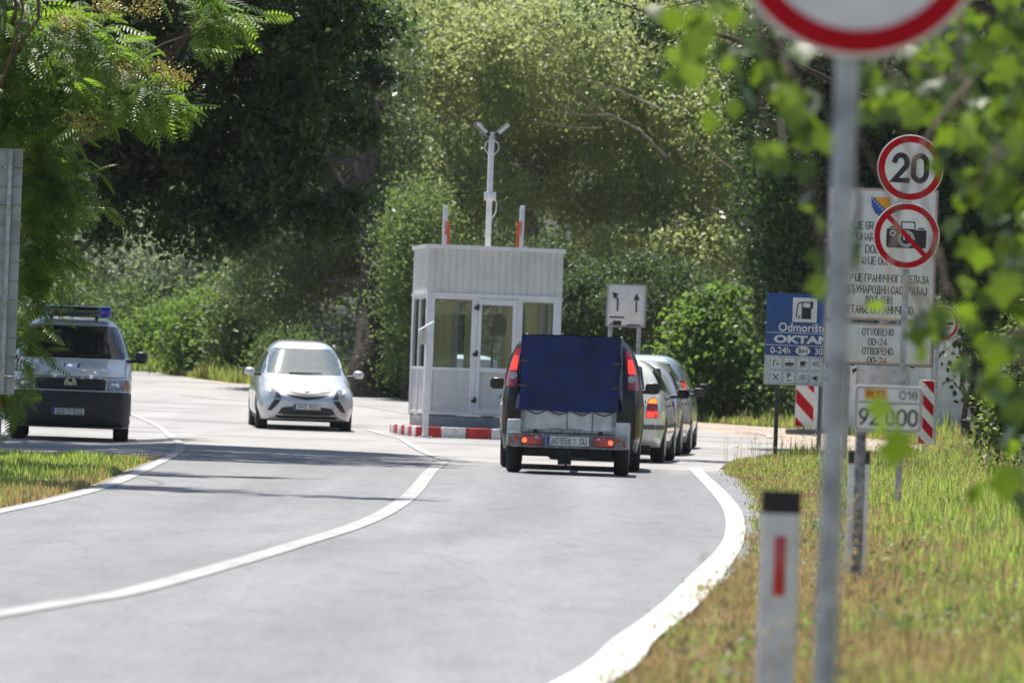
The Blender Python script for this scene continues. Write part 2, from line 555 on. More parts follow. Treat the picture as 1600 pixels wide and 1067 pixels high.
ys = np.concatenate([np.arange(-30, 190, 1.0), np.arange(190, 330, 5.0), np.array([400, 600, 1000, 1800.])])
grid_sheet('ground', ys, lambda y: -60 - max(0, y) * 1.0, lambda y: 60 + max(0, y) * 1.0, 420, gm, -0.014, warp=True)
# (fine strip near the road so that the verge step is crisp)

# newer asphalt of the approach road
am, nt, b = node_mat('asphalt')
v = mapping(nt); vl = mapping(nt, (1.6, 0.06, 1)); vs_ = mapping(nt, (0.30, 0.05, 1), (0, 0, -0.05))
base = ramp(nt, noise(nt, vl, 1.0, 4), [(0.25, (0.150, 0.153, 0.160)), (0.75, (0.205, 0.208, 0.213))])
wear = ramp(nt, noise(nt, vs_, 1.0, 3), [(0.35, (0.84, 0.84, 0.85)), (0.62, (1.08, 1.08, 1.08))])
mott = ramp(nt, noise(nt, mapping(nt, (1, 0.25, 1)), 4.0, 8, 0.75), [(0.34, (0.82, 0.82, 0.82)), (0.5, (1, 1, 1)), (0.68, (1.09, 1.09, 1.09))])
base = mixc(nt, 1.0, base, mott, 'MULTIPLY')
spot = ramp(nt, noise(nt, mapping(nt, (1, 0.30, 1)), 1.1, 4), [(0.26, (0.68, 0.68, 0.68)), (0.33, (1, 1, 1))])
base = mixc(nt, 1.0, base, spot, 'MULTIPLY')
stone = ramp(nt, noise(nt, mapping(nt, (1, 0.5, 1)), 28, 4, 0.8), [(0.33, (0.74, 0.74, 0.74)), (0.5, (1, 1, 1)), (0.68, (1.2, 1.2, 1.2))])
base = mixc(nt, 1.0, base, stone, 'MULTIPLY')
fine = ramp(nt, noise(nt, v, 110, 3), [(0.3, (0.66, 0.66, 0.66)), (0.7, (1.20, 1.20, 1.20))])
lat_ = nt.nodes.new('ShaderNodeAttribute'); lat_.attribute_name = 'lat'
lr = nt.nodes.new('ShaderNodeMapRange'); lr.inputs['From Min'].default_value = 0.0; lr.inputs['From Max'].default_value = 1.0
nl = noise(nt, mapping(nt, (0.10, 0.05, 1)), 1.0, 2)
ma = nt.nodes.new('ShaderNodeMath'); ma.operation = 'MULTIPLY_ADD'; ma.inputs[1].default_value = 0.10
nt.links.new(nl, ma.inputs[0]); nt.links.new(lat_.outputs['Fac'], ma.inputs[2])
tr_ = ramp(nt, ma.outputs[0], [(0.0, (1, 1, 1)), (0.18, (1.05, 1.05, 1.05)), (0.28, (0.88, 0.88, 0.88)), (0.38, (1.06, 1.06, 1.06)), (0.50, (1.0, 1.0, 1.0)), (0.60, (1.08, 1.08, 1.08)), (0.70, (0.80, 0.80, 0.805)), (0.80, (1.06, 1.06, 1.06)), (0.90, (0.93, 0.93, 0.93)), (1.0, (1, 1, 1))])
crk = nt.nodes.new('ShaderNodeTexVoronoi'); crk.feature = 'DISTANCE_TO_EDGE'; crk.inputs['Scale'].default_value = 0.35
nt.links.new(mapping(nt), crk.inputs['Vector'])
ck = ramp(nt, crk.outputs['Distance'], [(0.0, (0.72, 0.72, 0.72)), (0.004, (1, 1, 1))])
col = mixc(nt, 1.0, mixc(nt, 1.0, mixc(nt, 1.0, mixc(nt, 1.0, base, wear, 'MULTIPLY'), tr_, 'MULTIPLY'), ck, 'MULTIPLY'), fine, 'MULTIPLY')
nt.links.new(col, b.inputs['Base Color'])
b.inputs['Roughness'].default_value = 0.72
b.inputs['Specular IOR Level'].default_value = 0.35
add_bump(nt, b, noise(nt, v, 220, 2), 0.35, 0.004)

# old bleached asphalt of the border apron
pm, nt, b = node_mat('bleached_asphalt')
v = mapping(nt); vl = mapping(nt, (0.9, 0.12, 1))
base = ramp(nt, noise(nt, vl, 0.8, 6), [(0.3, (0.225, 0.214, 0.206)), (0.5, (0.27, 0.258, 0.248)), (0.72, (0.315, 0.30, 0.287))])
patch_ = ramp(nt, noise(nt, mapping(nt, (0.12, 0.35, 1)), 1.0, 5), [(0.40, (0.62, 0.63, 0.66)), (0.46, (1, 1, 1))])
fine = ramp(nt, noise(nt, v, 90, 3), [(0.3, (0.8, 0.8, 0.8)), (0.7, (1.1, 1.1, 1.1))])
nt.links.new(mixc(nt, 1.0, mixc(nt, 1.0, base, patch_, 'MULTIPLY'), fine, 'MULTIPLY'), b.inputs['Base Color'])
b.inputs['Roughness'].default_value = 0.8
add_bump(nt, b, noise(nt, v, 120, 2), 0.3, 0.004)

vm, nt, b = node_mat('gravel')
v = mapping(nt)
base = ramp(nt, noise(nt, v, 0.7, 6), [(0.3, (0.30, 0.24, 0.18)), (0.7, (0.48, 0.40, 0.32))])
vo = nt.nodes.new('ShaderNodeTexVoronoi'); vo.inputs['Scale'].default_value = 22
nt.links.new(v, vo.inputs['Vector'])
fine = ramp(nt, vo.outputs['Distance'], [(0.0, (1.1, 1.1, 1.1)), (0.8, (0.6, 0.6, 0.6))])
nt.links.new(mixc(nt, 1.0, base, fine, 'MULTIPLY'), b.inputs['Base Color'])
b.inputs['Roughness'].default_value = 0.95
add_bump(nt, b, vo.outputs['Distance'], 0.6, 0.02)

lmk, nt, b = node_mat('road_paint')
v = mapping(nt)
c = ramp(nt, noise(nt, v, 14, 6), [(0.30, (0.30, 0.30, 0.29)), (0.44, (0.60, 0.60, 0.59)), (0.8, (0.74, 0.74, 0.73))])
nt.links.new(mixc(nt, 1.0, c, ramp(nt, noise(nt, v, 120, 3), [(0.3, (0.8, 0.8, 0.8)), (0.6, (1, 1, 1))]), 'MULTIPLY'), b.inputs['Base Color'])
b.inputs['Roughness'].default_value = 0.6
lmc, nt, b = node_mat('greyed_road_paint')
v = mapping(nt)
c = ramp(nt, noise(nt, v, 9, 8, 0.7), [(0.30, (0.17, 0.17, 0.17)), (0.44, (0.28, 0.28, 0.275)), (0.8, (0.36, 0.36, 0.355))])
nt.links.new(mixc(nt, 1.0, c, ramp(nt, noise(nt, v, 1.2, 3), [(0.3, (0.8, 0.8, 0.8)), (0.6, (1, 1, 1))]), 'MULTIPLY'), b.inputs['Base Color'])
b.inputs['Roughness'].default_value = 0.65
lmo, nt, b = node_mat('worn_road_paint')
v = mapping(nt)
c = ramp(nt, noise(nt, v, 10, 6), [(0.35, (0.22, 0.215, 0.21)), (0.6, (0.36, 0.355, 0.345))])
nt.links.new(c, b.inputs['Base Color'])
b.inputs['Roughness'].default_value = 0.7

def spline_early(pts, n=6):
    P = [np.array(p, float) for p in pts]
    P = [2 * P[0] - P[1]] + P + [2 * P[-1] - P[-2]]
    out = []
    for i in range(1, len(P) - 2):
        for k in range(n):
            t = k / n
            a, b_, c_, d = P[i - 1], P[i], P[i + 1], P[i + 2]
            out.append(tuple(0.5 * (2 * b_ + (c_ - a) * t + (2 * a - 5 * b_ + 4 * c_ - d) * t * t + (3 * b_ - a - 3 * c_ + d) * t ** 3)))
    out.append(tuple(P[-2]))
    return sorted(out)


# right edge of the approach road, from the photo; left edge runs outside the left edge line
redge = [(y, x) for x, y, _ in [G(*p) for p in ((960, 1067), (1018, 1000), (1098, 935), (1160, 880), (1184, 835), (1187, 795), (1165, 757), (1118, 728))]]
redge = [(y, x) for y, x in (spline_early(redge))]
redge = [(-30, -1.4), (12, redge[0][1] - 0.25)] + redge
ledge_px = ((0, 803), (85, 785), (175, 760), (250, 724))
ledge = [(y, x - 0.15) for x, y, _ in [G(*p) for p in ledge_px]]
yl, xl = ledge[0]
ledge = [(-30, -10.5), (12, -9.0), (30, -7.0)] + [q for q in ledge if q[0] > 31]
JOIN = 66.0
RE, LE = tab(redge), tab(ledge)
ASPH_Z, PAV_Z = 0.0, -0.004
grid_sheet('road', np.arange(-30, JOIN + 0.1, 0.5), LE, RE, 40, am, 0.004, lat=True)
pr = tab([(JOIN - 1.0, RE(JOIN - 1.0)), (70, 2.9), (76, 3.5), (82, 4.3), (90, 5.0), (98, 5.35), (104, 5.3), (109, 4.6), (114, 3.4), (122, 0.5), (130, -2.6), (137, -5.0), (143, -8.0), (156, -11.0), (175, -14.5)])
pl = tab([(JOIN - 1.0, LE(JOIN - 1.0)), (66.2, -9), (70, -14), (74, -17), (90, -18), (110, -24), (175, -34)])
grid_sheet('border_pavement', np.arange(JOIN - 1.0, 175, 0.5), pl, pr, 60, pm, 0.0)
grid_sheet('gravel_apron', np.arange(76, 176, 1.0), lambda y: pr(y) - 1.0, lambda y: pr(y) + tab([(76, 0.3), (84, 2.6), (95, 5.0), (112, 6.0), (118, 3.2), (125, 1.6), (140, 1.2), (175, 1.0)])(y), 14, vm, -0.006)


def ribbon(name, left, right, m, dz=0.010, kind='structure'):
    vs = []; qs = []
    n = len(left)
    for a, b_ in zip(left, right):
        for t in (0, 1 / 3, 2 / 3, 1):
            p = a.lerp(b_, t)
            vs.append((p.x, p.y, float(zt(p.x, p.y)) + dz))
    for i in range(n - 1):
        for k in range(3):
            q = i * 4 + k
            qs.append((q, q + 1, q + 5, q + 4))
    o = np_mesh(name, vs, qs, m, nper=4); o['kind'] = kind
    return o


def spline(pts, n=8):
    P = [np.array(p, float) for p in pts]
    P = [2 * P[0] - P[1]] + P + [2 * P[-1] - P[-2]]
    out = []
    for i in range(1, len(P) - 2):
        for k in range(n):
            t = k / n
            a, b_, c_, d = P[i - 1], P[i], P[i + 1], P[i + 2]
            out.append(0.5 * (2 * b_ + (c_ - a) * t + (2 * a - 5 * b_ + 4 * c_ - d) * t * t + (3 * b_ - a - 3 * c_ + d) * t ** 3))
    out.append(P[-2])
    return out


def line_c(name, px, w, m, pre=0.0):
    pts = [tuple(G(*p).xy) for p in px]
    if pre:
        a, b_ = Vector(pts[0]), Vector(pts[1]); d = (a - b_).normalized()
        pts = [tuple(a + d * pre), tuple(a + d * pre / 2)] + pts
    c = [Vector((p[0], p[1], 0)) for p in spline(pts)]
    L, Rr = [], []
    for i, p in enumerate(c):
        d = (c[min(i + 1, len(c) - 1)] - c[max(0, i - 1)]).normalized()
        nn = Vector((-d.y, d.x, 0)) * (w / 2)
        L.append(p + nn); Rr.append(p - nn)
    return ribbon(name, L, Rr, m)


pairs = [(868, 956, 1067), (960, 1025, 1000), (1028, 1087, 950), (1080, 1131, 900), (1120, 1156, 860), (1134, 1164, 830), (1131, 1158, 800), (1119, 1144, 780), (1102, 1124, 760), (1085, 1104, 742), (1076, 1096, 733)]
Lp = [tuple(G(a, y).xy) for a, b_, y in pairs]; Rp = [tuple(G(b_, y).xy) for a, b_, y in pairs]
Lp = [(-1.9, 2), (-0.75, 11.0)] + Lp; Rp = [(-1.72, 2), (-0.57, 11.0)] + Rp
ribbon('edge_line', [Vector((*p, 0)) for p in spline(Lp)], [Vector((*p, 0)) for p in spline(Rp)], lmk)
line_c('centre_line', [(0, 961), (100, 944), (200, 927), (350, 886), (450, 856), (575, 815), (640, 776), (672, 738), (693, 722)], 0.15, lmc, pre=9.0)
line_c('lane_line', [(696, 720), (664, 707), (640, 694), (622, 684), (574, 671)], 0.14, lmo)
line_c('shoulder_line', [(0, 800), (85, 782), (175, 757), (250, 722), (279, 706), (281, 695), (260, 677), (235, 660), (205, 647)], 0.13, lmo, pre=16.0)
line_c('far_lane_line', [(281, 617), (345, 624), (420, 628), (558, 634), (640, 647)], 0.13, lmo)
line_c('apron_line', [(1203, 684), (1196, 679), (1150, 674)], 0.13, lmo)
# ------------------------------------------------------------------ signs and roadside furniture
def z_at(px, py, d):
    return W(px, py, d).z


def stand(name, label, cat, px, py, d, rz=0.0, group=None):
    """root of a post at the image column px (measured at row py), distance d, on the ground"""
    p = W(px, py, d)
    g = float(zt(p.x, d))
    return thing(name, label, cat, (p.x, d, g), rz, group), g


def post(parent, h, r=0.03, x=0.0, y=0.02, name='post', m=None, cap=True):
    b = MB().tube([(x, y, -0.3), (x, y, h * 0.5), (x, y, h)], r, 16)
    if cap: b.lathe([(r * 1.04, h - 0.02), (r * 1.06, h + 0.008), (r * 0.5, h + 0.016), (0.001, h + 0.017)], 'z', 16, (x, y, 0), 1)
    return b.build(name, [m or GALV, DKPLASTIC], parent)


def round_sign(parent, cz, r, ring_w, yf=-0.02, cx=0.0, name='sign_plate', bar=False):
    pl = MB().disc((cx, cz), r, yf, yf + 0.012).build(name, [WHITE], parent, bevel=0.003, seg=1)
    MB().ring((cx, cz), r * 0.965 - ring_w, r * 0.965, yf - 0.0025, yf + 0.001).build('red_ring', RED, pl)
    MB().disc((cx, cz), r * 0.985, yf + 0.0125, yf + 0.0145).build('plate_back', ALU, pl)
    for dz in (-r * 0.45, r * 0.45):
        MB().box((cx, yf + 0.03, cz + dz), (r * 0.9, 0.022, 0.035)).build('bracket', GALV, pl)
    return pl


# large prohibition sign in the foreground
d = 11.65
root, g = stand('road_sign', 'big blurred round sign with red rim at the top edge, on the nearest grey post', 'road sign', 1291, 1060, d)
cz = z_at(1344, -114, d) - g
post(root, cz + 0.28, 0.0270, y=0.045)
round_sign(root, cz, 0.30, 0.052, cx=0.012)

# 20 km/h and no photography
d = 46.2
root, g = stand('road_sign', 'two round red rimmed signs on one slim post, number 20 above a crossed out camera', 'road sign', 1403, 797, d)
z20 = z_at(1425, 263, d) - g
zc = z_at(1421, 369, d) - g
post(root, z20 + 0.27, 0.030, y=0.045)
p1 = round_sign(root, z20, 0.30, 0.058, name='speed_plate')
p1['label'] = 'round speed limit plate reading 20'
stext('20', 0.0, z20, 0.330, 0.275, -0.0235, BLACK, p1, wt=1.3)
p2 = round_sign(root, zc, 0.30, 0.052, name='camera_ban_plate', cx=-0.014)
p2['label'] = 'round plate with a camera crossed out in red'
cxx = -0.014
cb = MB()
Y0, Y1 = -0.0235, -0.0195
cb.prism([(cxx + x * 0.01, zc + z * 0.01) for x, z in ((-18, -9.5), (-16.5, -11), (16.5, -11), (17.8, -9.5), (18, 5.5), (8, 5.5), (6.5, 6.3), (-17.5, 6.3), (-18, 5.5))], Y0, Y1)
cb.prism([(cxx + x * 0.01, zc + z * 0.01) for x, z in ((-15.5, 7.0), (-9, 7.0), (-9, 8.2), (-15.5, 8.2))], Y0, Y1)
cb.prism([(cxx + x * 0.01, zc + z * 0.01) for x, z in ((10.5, 6.3), (16, 6.3), (16, 7.5), (10.5, 7.5))], Y0, Y1)
for poly in (((-5, 6.3), (-4, 6.3), (-4, 13), (-5, 13)), ((-5, 12), (7.5, 12), (7.5, 13), (-5, 13)), ((6.5, 13), (7.5, 13), (8.2, 6.3), (7.2, 6.3))):
    cb.prism([(cxx + x * 0.01, zc + z * 0.01) for x, z in poly], Y0 - 0.0003, Y1)
cb.build('camera_symbol', BLACK, p2)
lens = MB()
lens.ring((cxx - 0.001, zc - 0.026), 0.066, 0.074, Y0 - 0.002, Y0 + 0.001).ring((cxx - 0.001, zc - 0.026), 0.050, 0.058, Y0 - 0.002, Y0 + 0.001)
lens.ring((cxx - 0.125, zc + 0.022), 0.018, 0.026, Y0 - 0.002, Y0 + 0.001)
lens.prism([(cxx + x, zc + z) for x, z in ((-0.03, -0.01), (-0.012, 0.012), (-0.006, 0.008), (-0.018, -0.012), (-0.014, -0.04), (-0.024, -0.04))], Y0 - 0.002, Y0)
lens.build('lens_symbol', WHITE, p2)
a = R(-45)
MB().prism([(cxx + x * math.cos(a) - z * math.sin(a), zc + x * math.sin(a) + z * math.cos(a)) for x, z in ((-0.245, -0.021), (0.245, -0.021), (0.245, 0.021), (-0.245, 0.021))], -0.028, -0.0255).build('red_bar', RED, p2)

# state border information board
d = 69.6
root, g = stand('information_board', 'tall white border information board with coat of arms and black writing', 'information board', 1365, 743, d, R(-1.5))
s = FPX / d
w2 = 172 / s / 2
zt0 = z_at(1381, 294, d) - g; zs1 = z_at(1376, 503, d) - g; zb0 = z_at(1370, 571, d) - g
for nm, za, zb_ in (('upper_panel', zs1 + 0.008, zt0), ('lower_panel', zb0, zs1 - 0.008)):
    pn = MB().prism([(-w2, za), (w2, za), (w2, zb_), (-w2, zb_)], -0.02, 0.01).build(nm, WHITE, root, bevel=0.006)
    fr = MB(); fo = MB()
    for k, (o_, t_, q) in enumerate(((0.0, 0.016, fo), (0.022, 0.018, fr))):
        a0, a1, b0, b1 = -w2 + o_, w2 - o_, za + o_, zb_ - o_
        for x0, x1, q0, q1 in ((a0, a1, b0, b0 + t_), (a0, a1, b1 - t_, b1), (a0, a0 + t_, b0 + t_, b1 - t_), (a1 - t_, a1, b0 + t_, b1 - t_)):
            q.box(((x0 + x1) / 2, -0.0215, (q0 + q1) / 2), (x1 - x0, 0.003, q1 - q0))
    fo.build('blue_border', mat('border_blue', (0.10, 0.14, 0.24), 0.45), pn)
    fr.build('orange_border', mat('border_orange', (0.62, 0.34, 0.10), 0.45), pn)
    if nm == 'upper_panel':
        up = pn
    else:
        lo_ = pn


def zpx(py, px=1376):
    return z_at(px, py, d) - g


def xpx(px, py=440):
    return (W(px, py, d).x - root.location.x)


crest = MB().prism([(xpx(1361, 310) + x, zpx(308, 1372) - z) for x, z in ((0, 0), (0.275, 0), (0.27, 0.13), (0.22, 0.225), (0.14, 0.275), (0.06, 0.22), (0.01, 0.12))], -0.0235, -0.0205).build('coat_of_arms', YELLOW, up)
MB().prism([(xpx(1361, 310) + x, zpx(308, 1372) - z) for x, z in ((0.001, 0.001), (0.035, 0.002), (0.235, 0.20), (0.14, 0.273), (0.06, 0.218), (0.012, 0.12))], -0.0262, -0.0238).build('blue_field', mat('crest_blue', (0.02, 0.09, 0.36), 0.4), crest)
st = MB()
for k in range(6):
    sx, sz = xpx(1361, 310) + 0.022 + k * 0.034, zpx(308, 1372) - 0.028 - k * 0.034
    st.prism([(sx + (0.016 if j % 2 == 0 else 0.0065) * math.sin(j * math.pi / 5), sz + (0.016 if j % 2 == 0 else 0.0065) * math.cos(j * math.pi / 5)) for j in range(10)], -0.0285, -0.0264)
st.build('white_star', WHITE, crest)['label'] = 'row of small white stars'
mid = xpx(1376) - 0.008
for body, py, x0, x1 in (('PODRUČJE GRANIČNOG PRELAZA', 353, 1298, 1456), ('ZA MEĐUNARODNI SAOBRAĆAJ', 371, 1302, 1450), ('DOLJANI', 390, 1352, 1397), ('KRETANJE OGRANIČENO', 408, 1318, 1434),
                       ('ПОДРУЧЈЕ ГРАНИЧНОГ ПРЕЛАЗА', 435, 1300, 1451), ('ЗА МЕЂУНАРОДНИ САОБРАЋАЈ', 453, 1302, 1448), ('ДОЉАНИ', 469, 1351, 1394), ('КРЕТАЊЕ ОГРАНИЧЕНО', 484, 1310, 1426)):
    w_ = (x1 - x0) / s
    stext(body, xpx((x0 + x1) / 2, py), zpx(py), w_, 13.2 / s, -0.0225, BLACK, up, wt=0.95)
for body, py, x0, x1 in (('OTVORENO', 519, 1347, 1396), ('00-24', 534.5, 1356, 1386), ('ОТВОРЕНО', 549, 1347, 1395), ('00-24', 563.5, 1355, 1385)):
    stext(body, xpx((x0 + x1) / 2, py), zpx(py), (x1 - x0) / s, 11.8 / s, -0.0225, BLACK, lo_, wt=0.95)
for x in (-w2 * 0.55, w2 * 0.5):
    post(root, zt0 - 0.05, 0.04, x, 0.05)

# blue fuel stop board
d = 77.7
root, g = stand('information_board', 'blue and white rest stop board with fuel pump on two dark posts', 'information board', 1245, 718, d, R(1.0))
s = FPX / d
zT, zM, zB = z_at(1245, 459, d) - g, z_at(1245, 556, d) - g, z_at(1245, 602, d) - g
w2 = 56 / s
bl = MB().prism([(-w2, zM + 0.002), (w2, zM + 0.002), (w2, zT), (-w2, zT)], -0.02, 0.01).build('blue_panel', BLUE, root, bevel=0.006)
wh = MB().prism([(-w2, zB), (w2, zB), (w2, zM - 0.002), (-w2, zM - 0.002)], -0.02, 0.01).build('pictogram_panel', mat('sign_grey_white', (0.55, 0.56, 0.56), 0.45), root, bevel=0.006)
X = lambda px: (px - 1245) / s
Z = lambda py: zT - (py - 460) / s
SW = WHITE
pumpw = MB().box((X(1249), -0.0225, Z(485)), (38 / s, 0.003, 38 / s)).build('pump_sign', SW, bl)
pb = MB()
pb.prism([(X(1244), Z(499)), (X(1259), Z(499)), (X(1259), Z(472)), (X(1244), Z(472))], -0.027, -0.0245)
pb.tube([(X(1244), -0.026, Z(474)), (X(1239), -0.026, Z(474)), (X(1237), -0.026, Z(480)), (X(1236), -0.026, Z(496)), (X(1239), -0.026, Z(499)), (X(1242), -0.026, Z(494))], 0.009, 6)
pb.prism([(X(1259), Z(470)), (X(1262), Z(473)), (X(1261), Z(483)), (X(1259), Z(483))], -0.027, -0.0245)
pb.build('pump_symbol', BLACK, pumpw)
MB().prism([(X(1246), Z(481)), (X(1257), Z(481)), (X(1257), Z(474)), (X(1246), Z(474))], -0.0295, -0.0272).build('pump_window', SW, pumpw)
text('Odmorište', X(1247), Z(512.5), 76 / s, 14 / s, -0.0215, SW, bl, bold=0.016)
ln = MB()
for py in (521.5, 541):
    ln.box((0, -0.0215, Z(py)), (w2 * 1.96, 0.003, 0.009))
ln.build('rule_line', SW, bl)
text('OKTAN', X(1246), Z(531.3), 88 / s, 12.5 / s, -0.0215, SW, bl, bold=0.045)
MB().box((X(1211.5), -0.0235, Z(531.3)), (6 / s, 0.003, 6 / s)).build('brand_square', BLUE, bl)
text('0-24h', X(1213), Z(549), 31 / s, 10.5 / s, -0.0215, SW, bl)
ov = MB().prism([(X(1248) + 11.5 / s * math.cos(t * math.pi / 16), Z(549) + 7 / s * math.sin(t * math.pi / 16)) for t in range(32)], -0.0235, -0.0205).build('country_oval', SW, bl)
text('BiH', X(1248), Z(549), 14 / s, 7.5 / s, -0.0245, BLACK, ov, bold=0.02)
text('300m', X(1281), Z(549), 28 / s, 10.5 / s, -0.0215, SW, bl)
ic = mat('pictogram_field', (0.68, 0.69, 0.69), 0.45)
icb = mat('pictogram_edge', (0.33, 0.34, 0.35), 0.5)
for r_ in range(2):
    for c in range(5):
        cx, cz = X(1207 + 20.8 * c), Z(569 + 21.5 * r_)
        e = MB().box((cx, -0.0215, cz), (18 / s, 0.003, 19 / s)).build('pictogram_frame', icb, wh)
        MB().box((cx, -0.0235, cz), (16.4 / s, 0.003, 17.4 / s)).build('pictogram', ic, e)
        q = MB(); u = 1 / s
        yy0, yy1 = -0.0275, -0.0255
        P = lambda *pts: q.prism([(cx + x * u, cz + z * u) for x, z in pts], yy0, yy1)
        if (r_, c) == (0, 0):
            P((-5, -6), (-3.4, -6), (-3, 2), (0, 6), (-1.5, 6.5), (-4.6, 3)); P((0, -3), (5, -3), (5, -1.5), (0, -1.5)); P((0, 0), (4, 0), (4, 1), (0, 1))
        elif (r_, c) == (0, 1):
            P((-7, -3), (7, -3), (7, 1), (-7, 1)); P((-.6, 1), (.6, 1), (.6, 6), (-.6, 6)); P((-6, -5), (6, -5), (6, -4), (-6, -4))
        elif (r_, c) == (0, 2):
            P((-4, -3), (3, -3), (4, 4), (-4, 4)); P((3, -1), (6, -1), (6, 3), (4, 3), (4, 2), (5, 2), (5, 0), (3, 0)); P((-6, -5), (6, -5), (6, -4), (-6, -4))
        elif (r_, c) == (0, 3):
            text('WC', cx, cz, 13 * u, 8 * u, -0.0262, BLACK, e)
        elif (r_, c) == (1, 0):
            P((-5, -5), (-4, -6), (5.5, 4.5), (4.5, 5.5)); P((5, -5), (4, -6), (-5.5, 4.5), (-4.5, 5.5))
        elif (r_, c) == (1, 1):
            text('P', cx, cz + 2 * u, 6 * u, 9 * u, -0.0262, BLACK, e, bold=0.03); P((-4, -6), (4, -6), (4, -4.6), (-4, -4.6))
        elif (r_, c) == (1, 2):
            P((-6, -4), (5, -1), (6, 1), (-5, -2.4)); P((-5, 1), (5, 3), (5, 4.2), (-5, 2.2))
        elif (r_, c) == (1, 3):
            P((-6, 0), (0, 3), (6, 4), (1, 1), (6, 0), (1, -1), (5, -4), (-1, -3.4))
        else:
            P((-5, -4), (5, -4), (5, 3), (-5, 3))
        if q.v: q.build('symbol', BLACK, e)
dkp = mat('dark_post_paint', (0.045, 0.047, 0.045), 0.55)
for x in (X(1211), X(1279)):
    post(root, zT - 0.05, 0.033, x, 0.045, m=dkp, cap=False)

# kilometre plate
d = 28.2
root, g = stand('kilometre_sign', 'small white kilometre plate reading M 17 and 018 on a steel channel post', 'kilometre sign', 1334, 915, d)
s = FPX / d
cx0, cz0 = (W(1388, 639, d).x - root.location.x), z_at(1388, 639, d) - g
hw, hh = 53 / s, 36 / s
ch = MB()
ph = cz0 + hh - 0.01
for x, y, sx, sy in ((0.012, 0.01, 0.058, 0.006), (-0.014, 0.03, 0.006, 0.04), (0.038, 0.03, 0.006, 0.04)):
    ch.box((x, y, ph / 2 - 0.15), (sx, sy, ph + 0.3))
ch.build('post', mat('weathered_galvanised', (0.30, 0.30, 0.29), 0.6, 0.5, vary=0.35, scale=20), root, bevel=0.002)


def rrect(cx, cz, hw, hh, r, n=6):
    out = []
    for sx, sz, a0 in ((1, 1, 0), (-1, 1, 90), (-1, -1, 180), (1, -1, 270)):
        for k in range(n + 1):
            t = R(a0 + 90 * k / n)
            out.append((cx + sx * (hw - r) + r * math.cos(t), cz + sz * (hh - r) + r * math.sin(t)))
    return out


pl_ = MB().prism(rrect(cx0, cz0, hw, hh, 0.02), -0.008, 0.006).build('plate', WHITE, root, bevel=0.002, seg=1)
rim = MB()
o_, i_ = rrect(cx0, cz0, hw - 0.007, hh - 0.007, 0.02), rrect(cx0, cz0, hw - 0.013, hh - 0.013, 0.017)
n = len(o_)
rim.add([(p[0], -0.0095, p[1]) for p in o_] + [(p[0], -0.0095, p[1]) for p in i_], [(k, (k + 1) % n, n + (k + 1) % n, n + k) for k in range(n)])
rim.build('rim_line', BLACK, pl_)
MB().box((cx0, -0.0095, cz0 + 9.5 / s), (hw * 1.76, 0.002, 0.006)).build('rule_line', BLACK, pl_)
yp = MB().box((cx0 - 20.5 / s, -0.0095, cz0 + 22.5 / s), (35 / s, 0.002, 16 / s)).build('yellow_field', YELLOW, pl_)
stext('M 17', cx0 - 20.5 / s, cz0 + 22.5 / s, 28 / s, 10.5 / s, -0.0115, BLACK, yp, wt=1.0)
stext('018', cx0 + 31 / s, cz0 + 22.3 / s, 29 / s, 14 / s, -0.0095, BLACK, pl_, wt=1.0)
stext('92', cx0 - 30 / s, cz0 - 12.5 / s, 31 / s, 27 / s, -0.0095, BLACK, pl_, wt=1.0)
stext('000', cx0 + 21 / s, cz0 - 13.0 / s, 50 / s, 27 / s, -0.0095, BLACK, pl_, wt=1.0)


# delineators
def delineator(label, px, py_top, d, rz=0.0, group='roadside delineator posts', h=0.78, hide=False):
    p = W(px, py_top, d)
    gz = float(zt(p.x, d))
    root = thing('delineator_post', label, 'delineator', (p.x, d, gz), rz, group)
    ht = p.z - gz
    prof = [(-0.06, -0.018), (-0.05, -0.026), (0.05, -0.026), (0.06, -0.018), (0.06, 0.0), (0.016, 0.06), (-0.016, 0.06), (-0.06, 0.0)]

    def seg(z0, z1, gy=0.0, sl=0.0):
        b_ = MB()
        k = 1 + gy
        n = len(prof)
        vs = [(x * k, y * k, z0) for x, y in prof] + [(x * k, y * k, z1 - sl * (1 if y > -0.01 else 0) * y) for x, y in prof]
        b_.add(vs, [tuple(range(n))[::-1], tuple(range(n, 2 * n))] + [(i, (i + 1) % n, n + (i + 1) % n, n + i) for i in range(n)])
        return b_
    seg(-0.25, ht - 0.072).build('body', mat('delineator_plastic', (0.66, 0.67, 0.68), 0.45, vary=0.14, scale=7), root)
    seg(ht - 0.0715, ht, 0.03, 0.5).build('black_cap', mat('black_cap_plastic', (0.012, 0.012, 0.013), 0.6), root)
    MB().box((0, -0.028, ht - 0.235), (0.036, 0.005, 0.185)).build('reflector', mat('red_reflector', (0.5, 0.015, 0.02), 0.25, coat=0.6), root, bevel=0.002)
    return root


delineator('nearest white delineator post with black cap and red reflector, beside the tall grey pole', 1221, 766, 16.0, R(2))
delineator('white delineator post with black cap standing behind the kilometre plate post', 1343, 705, 29.3, R(-4))
delineator('far tiny white delineator post beside the bend, right of the van mirror', 225, 541, 168.0, 0)


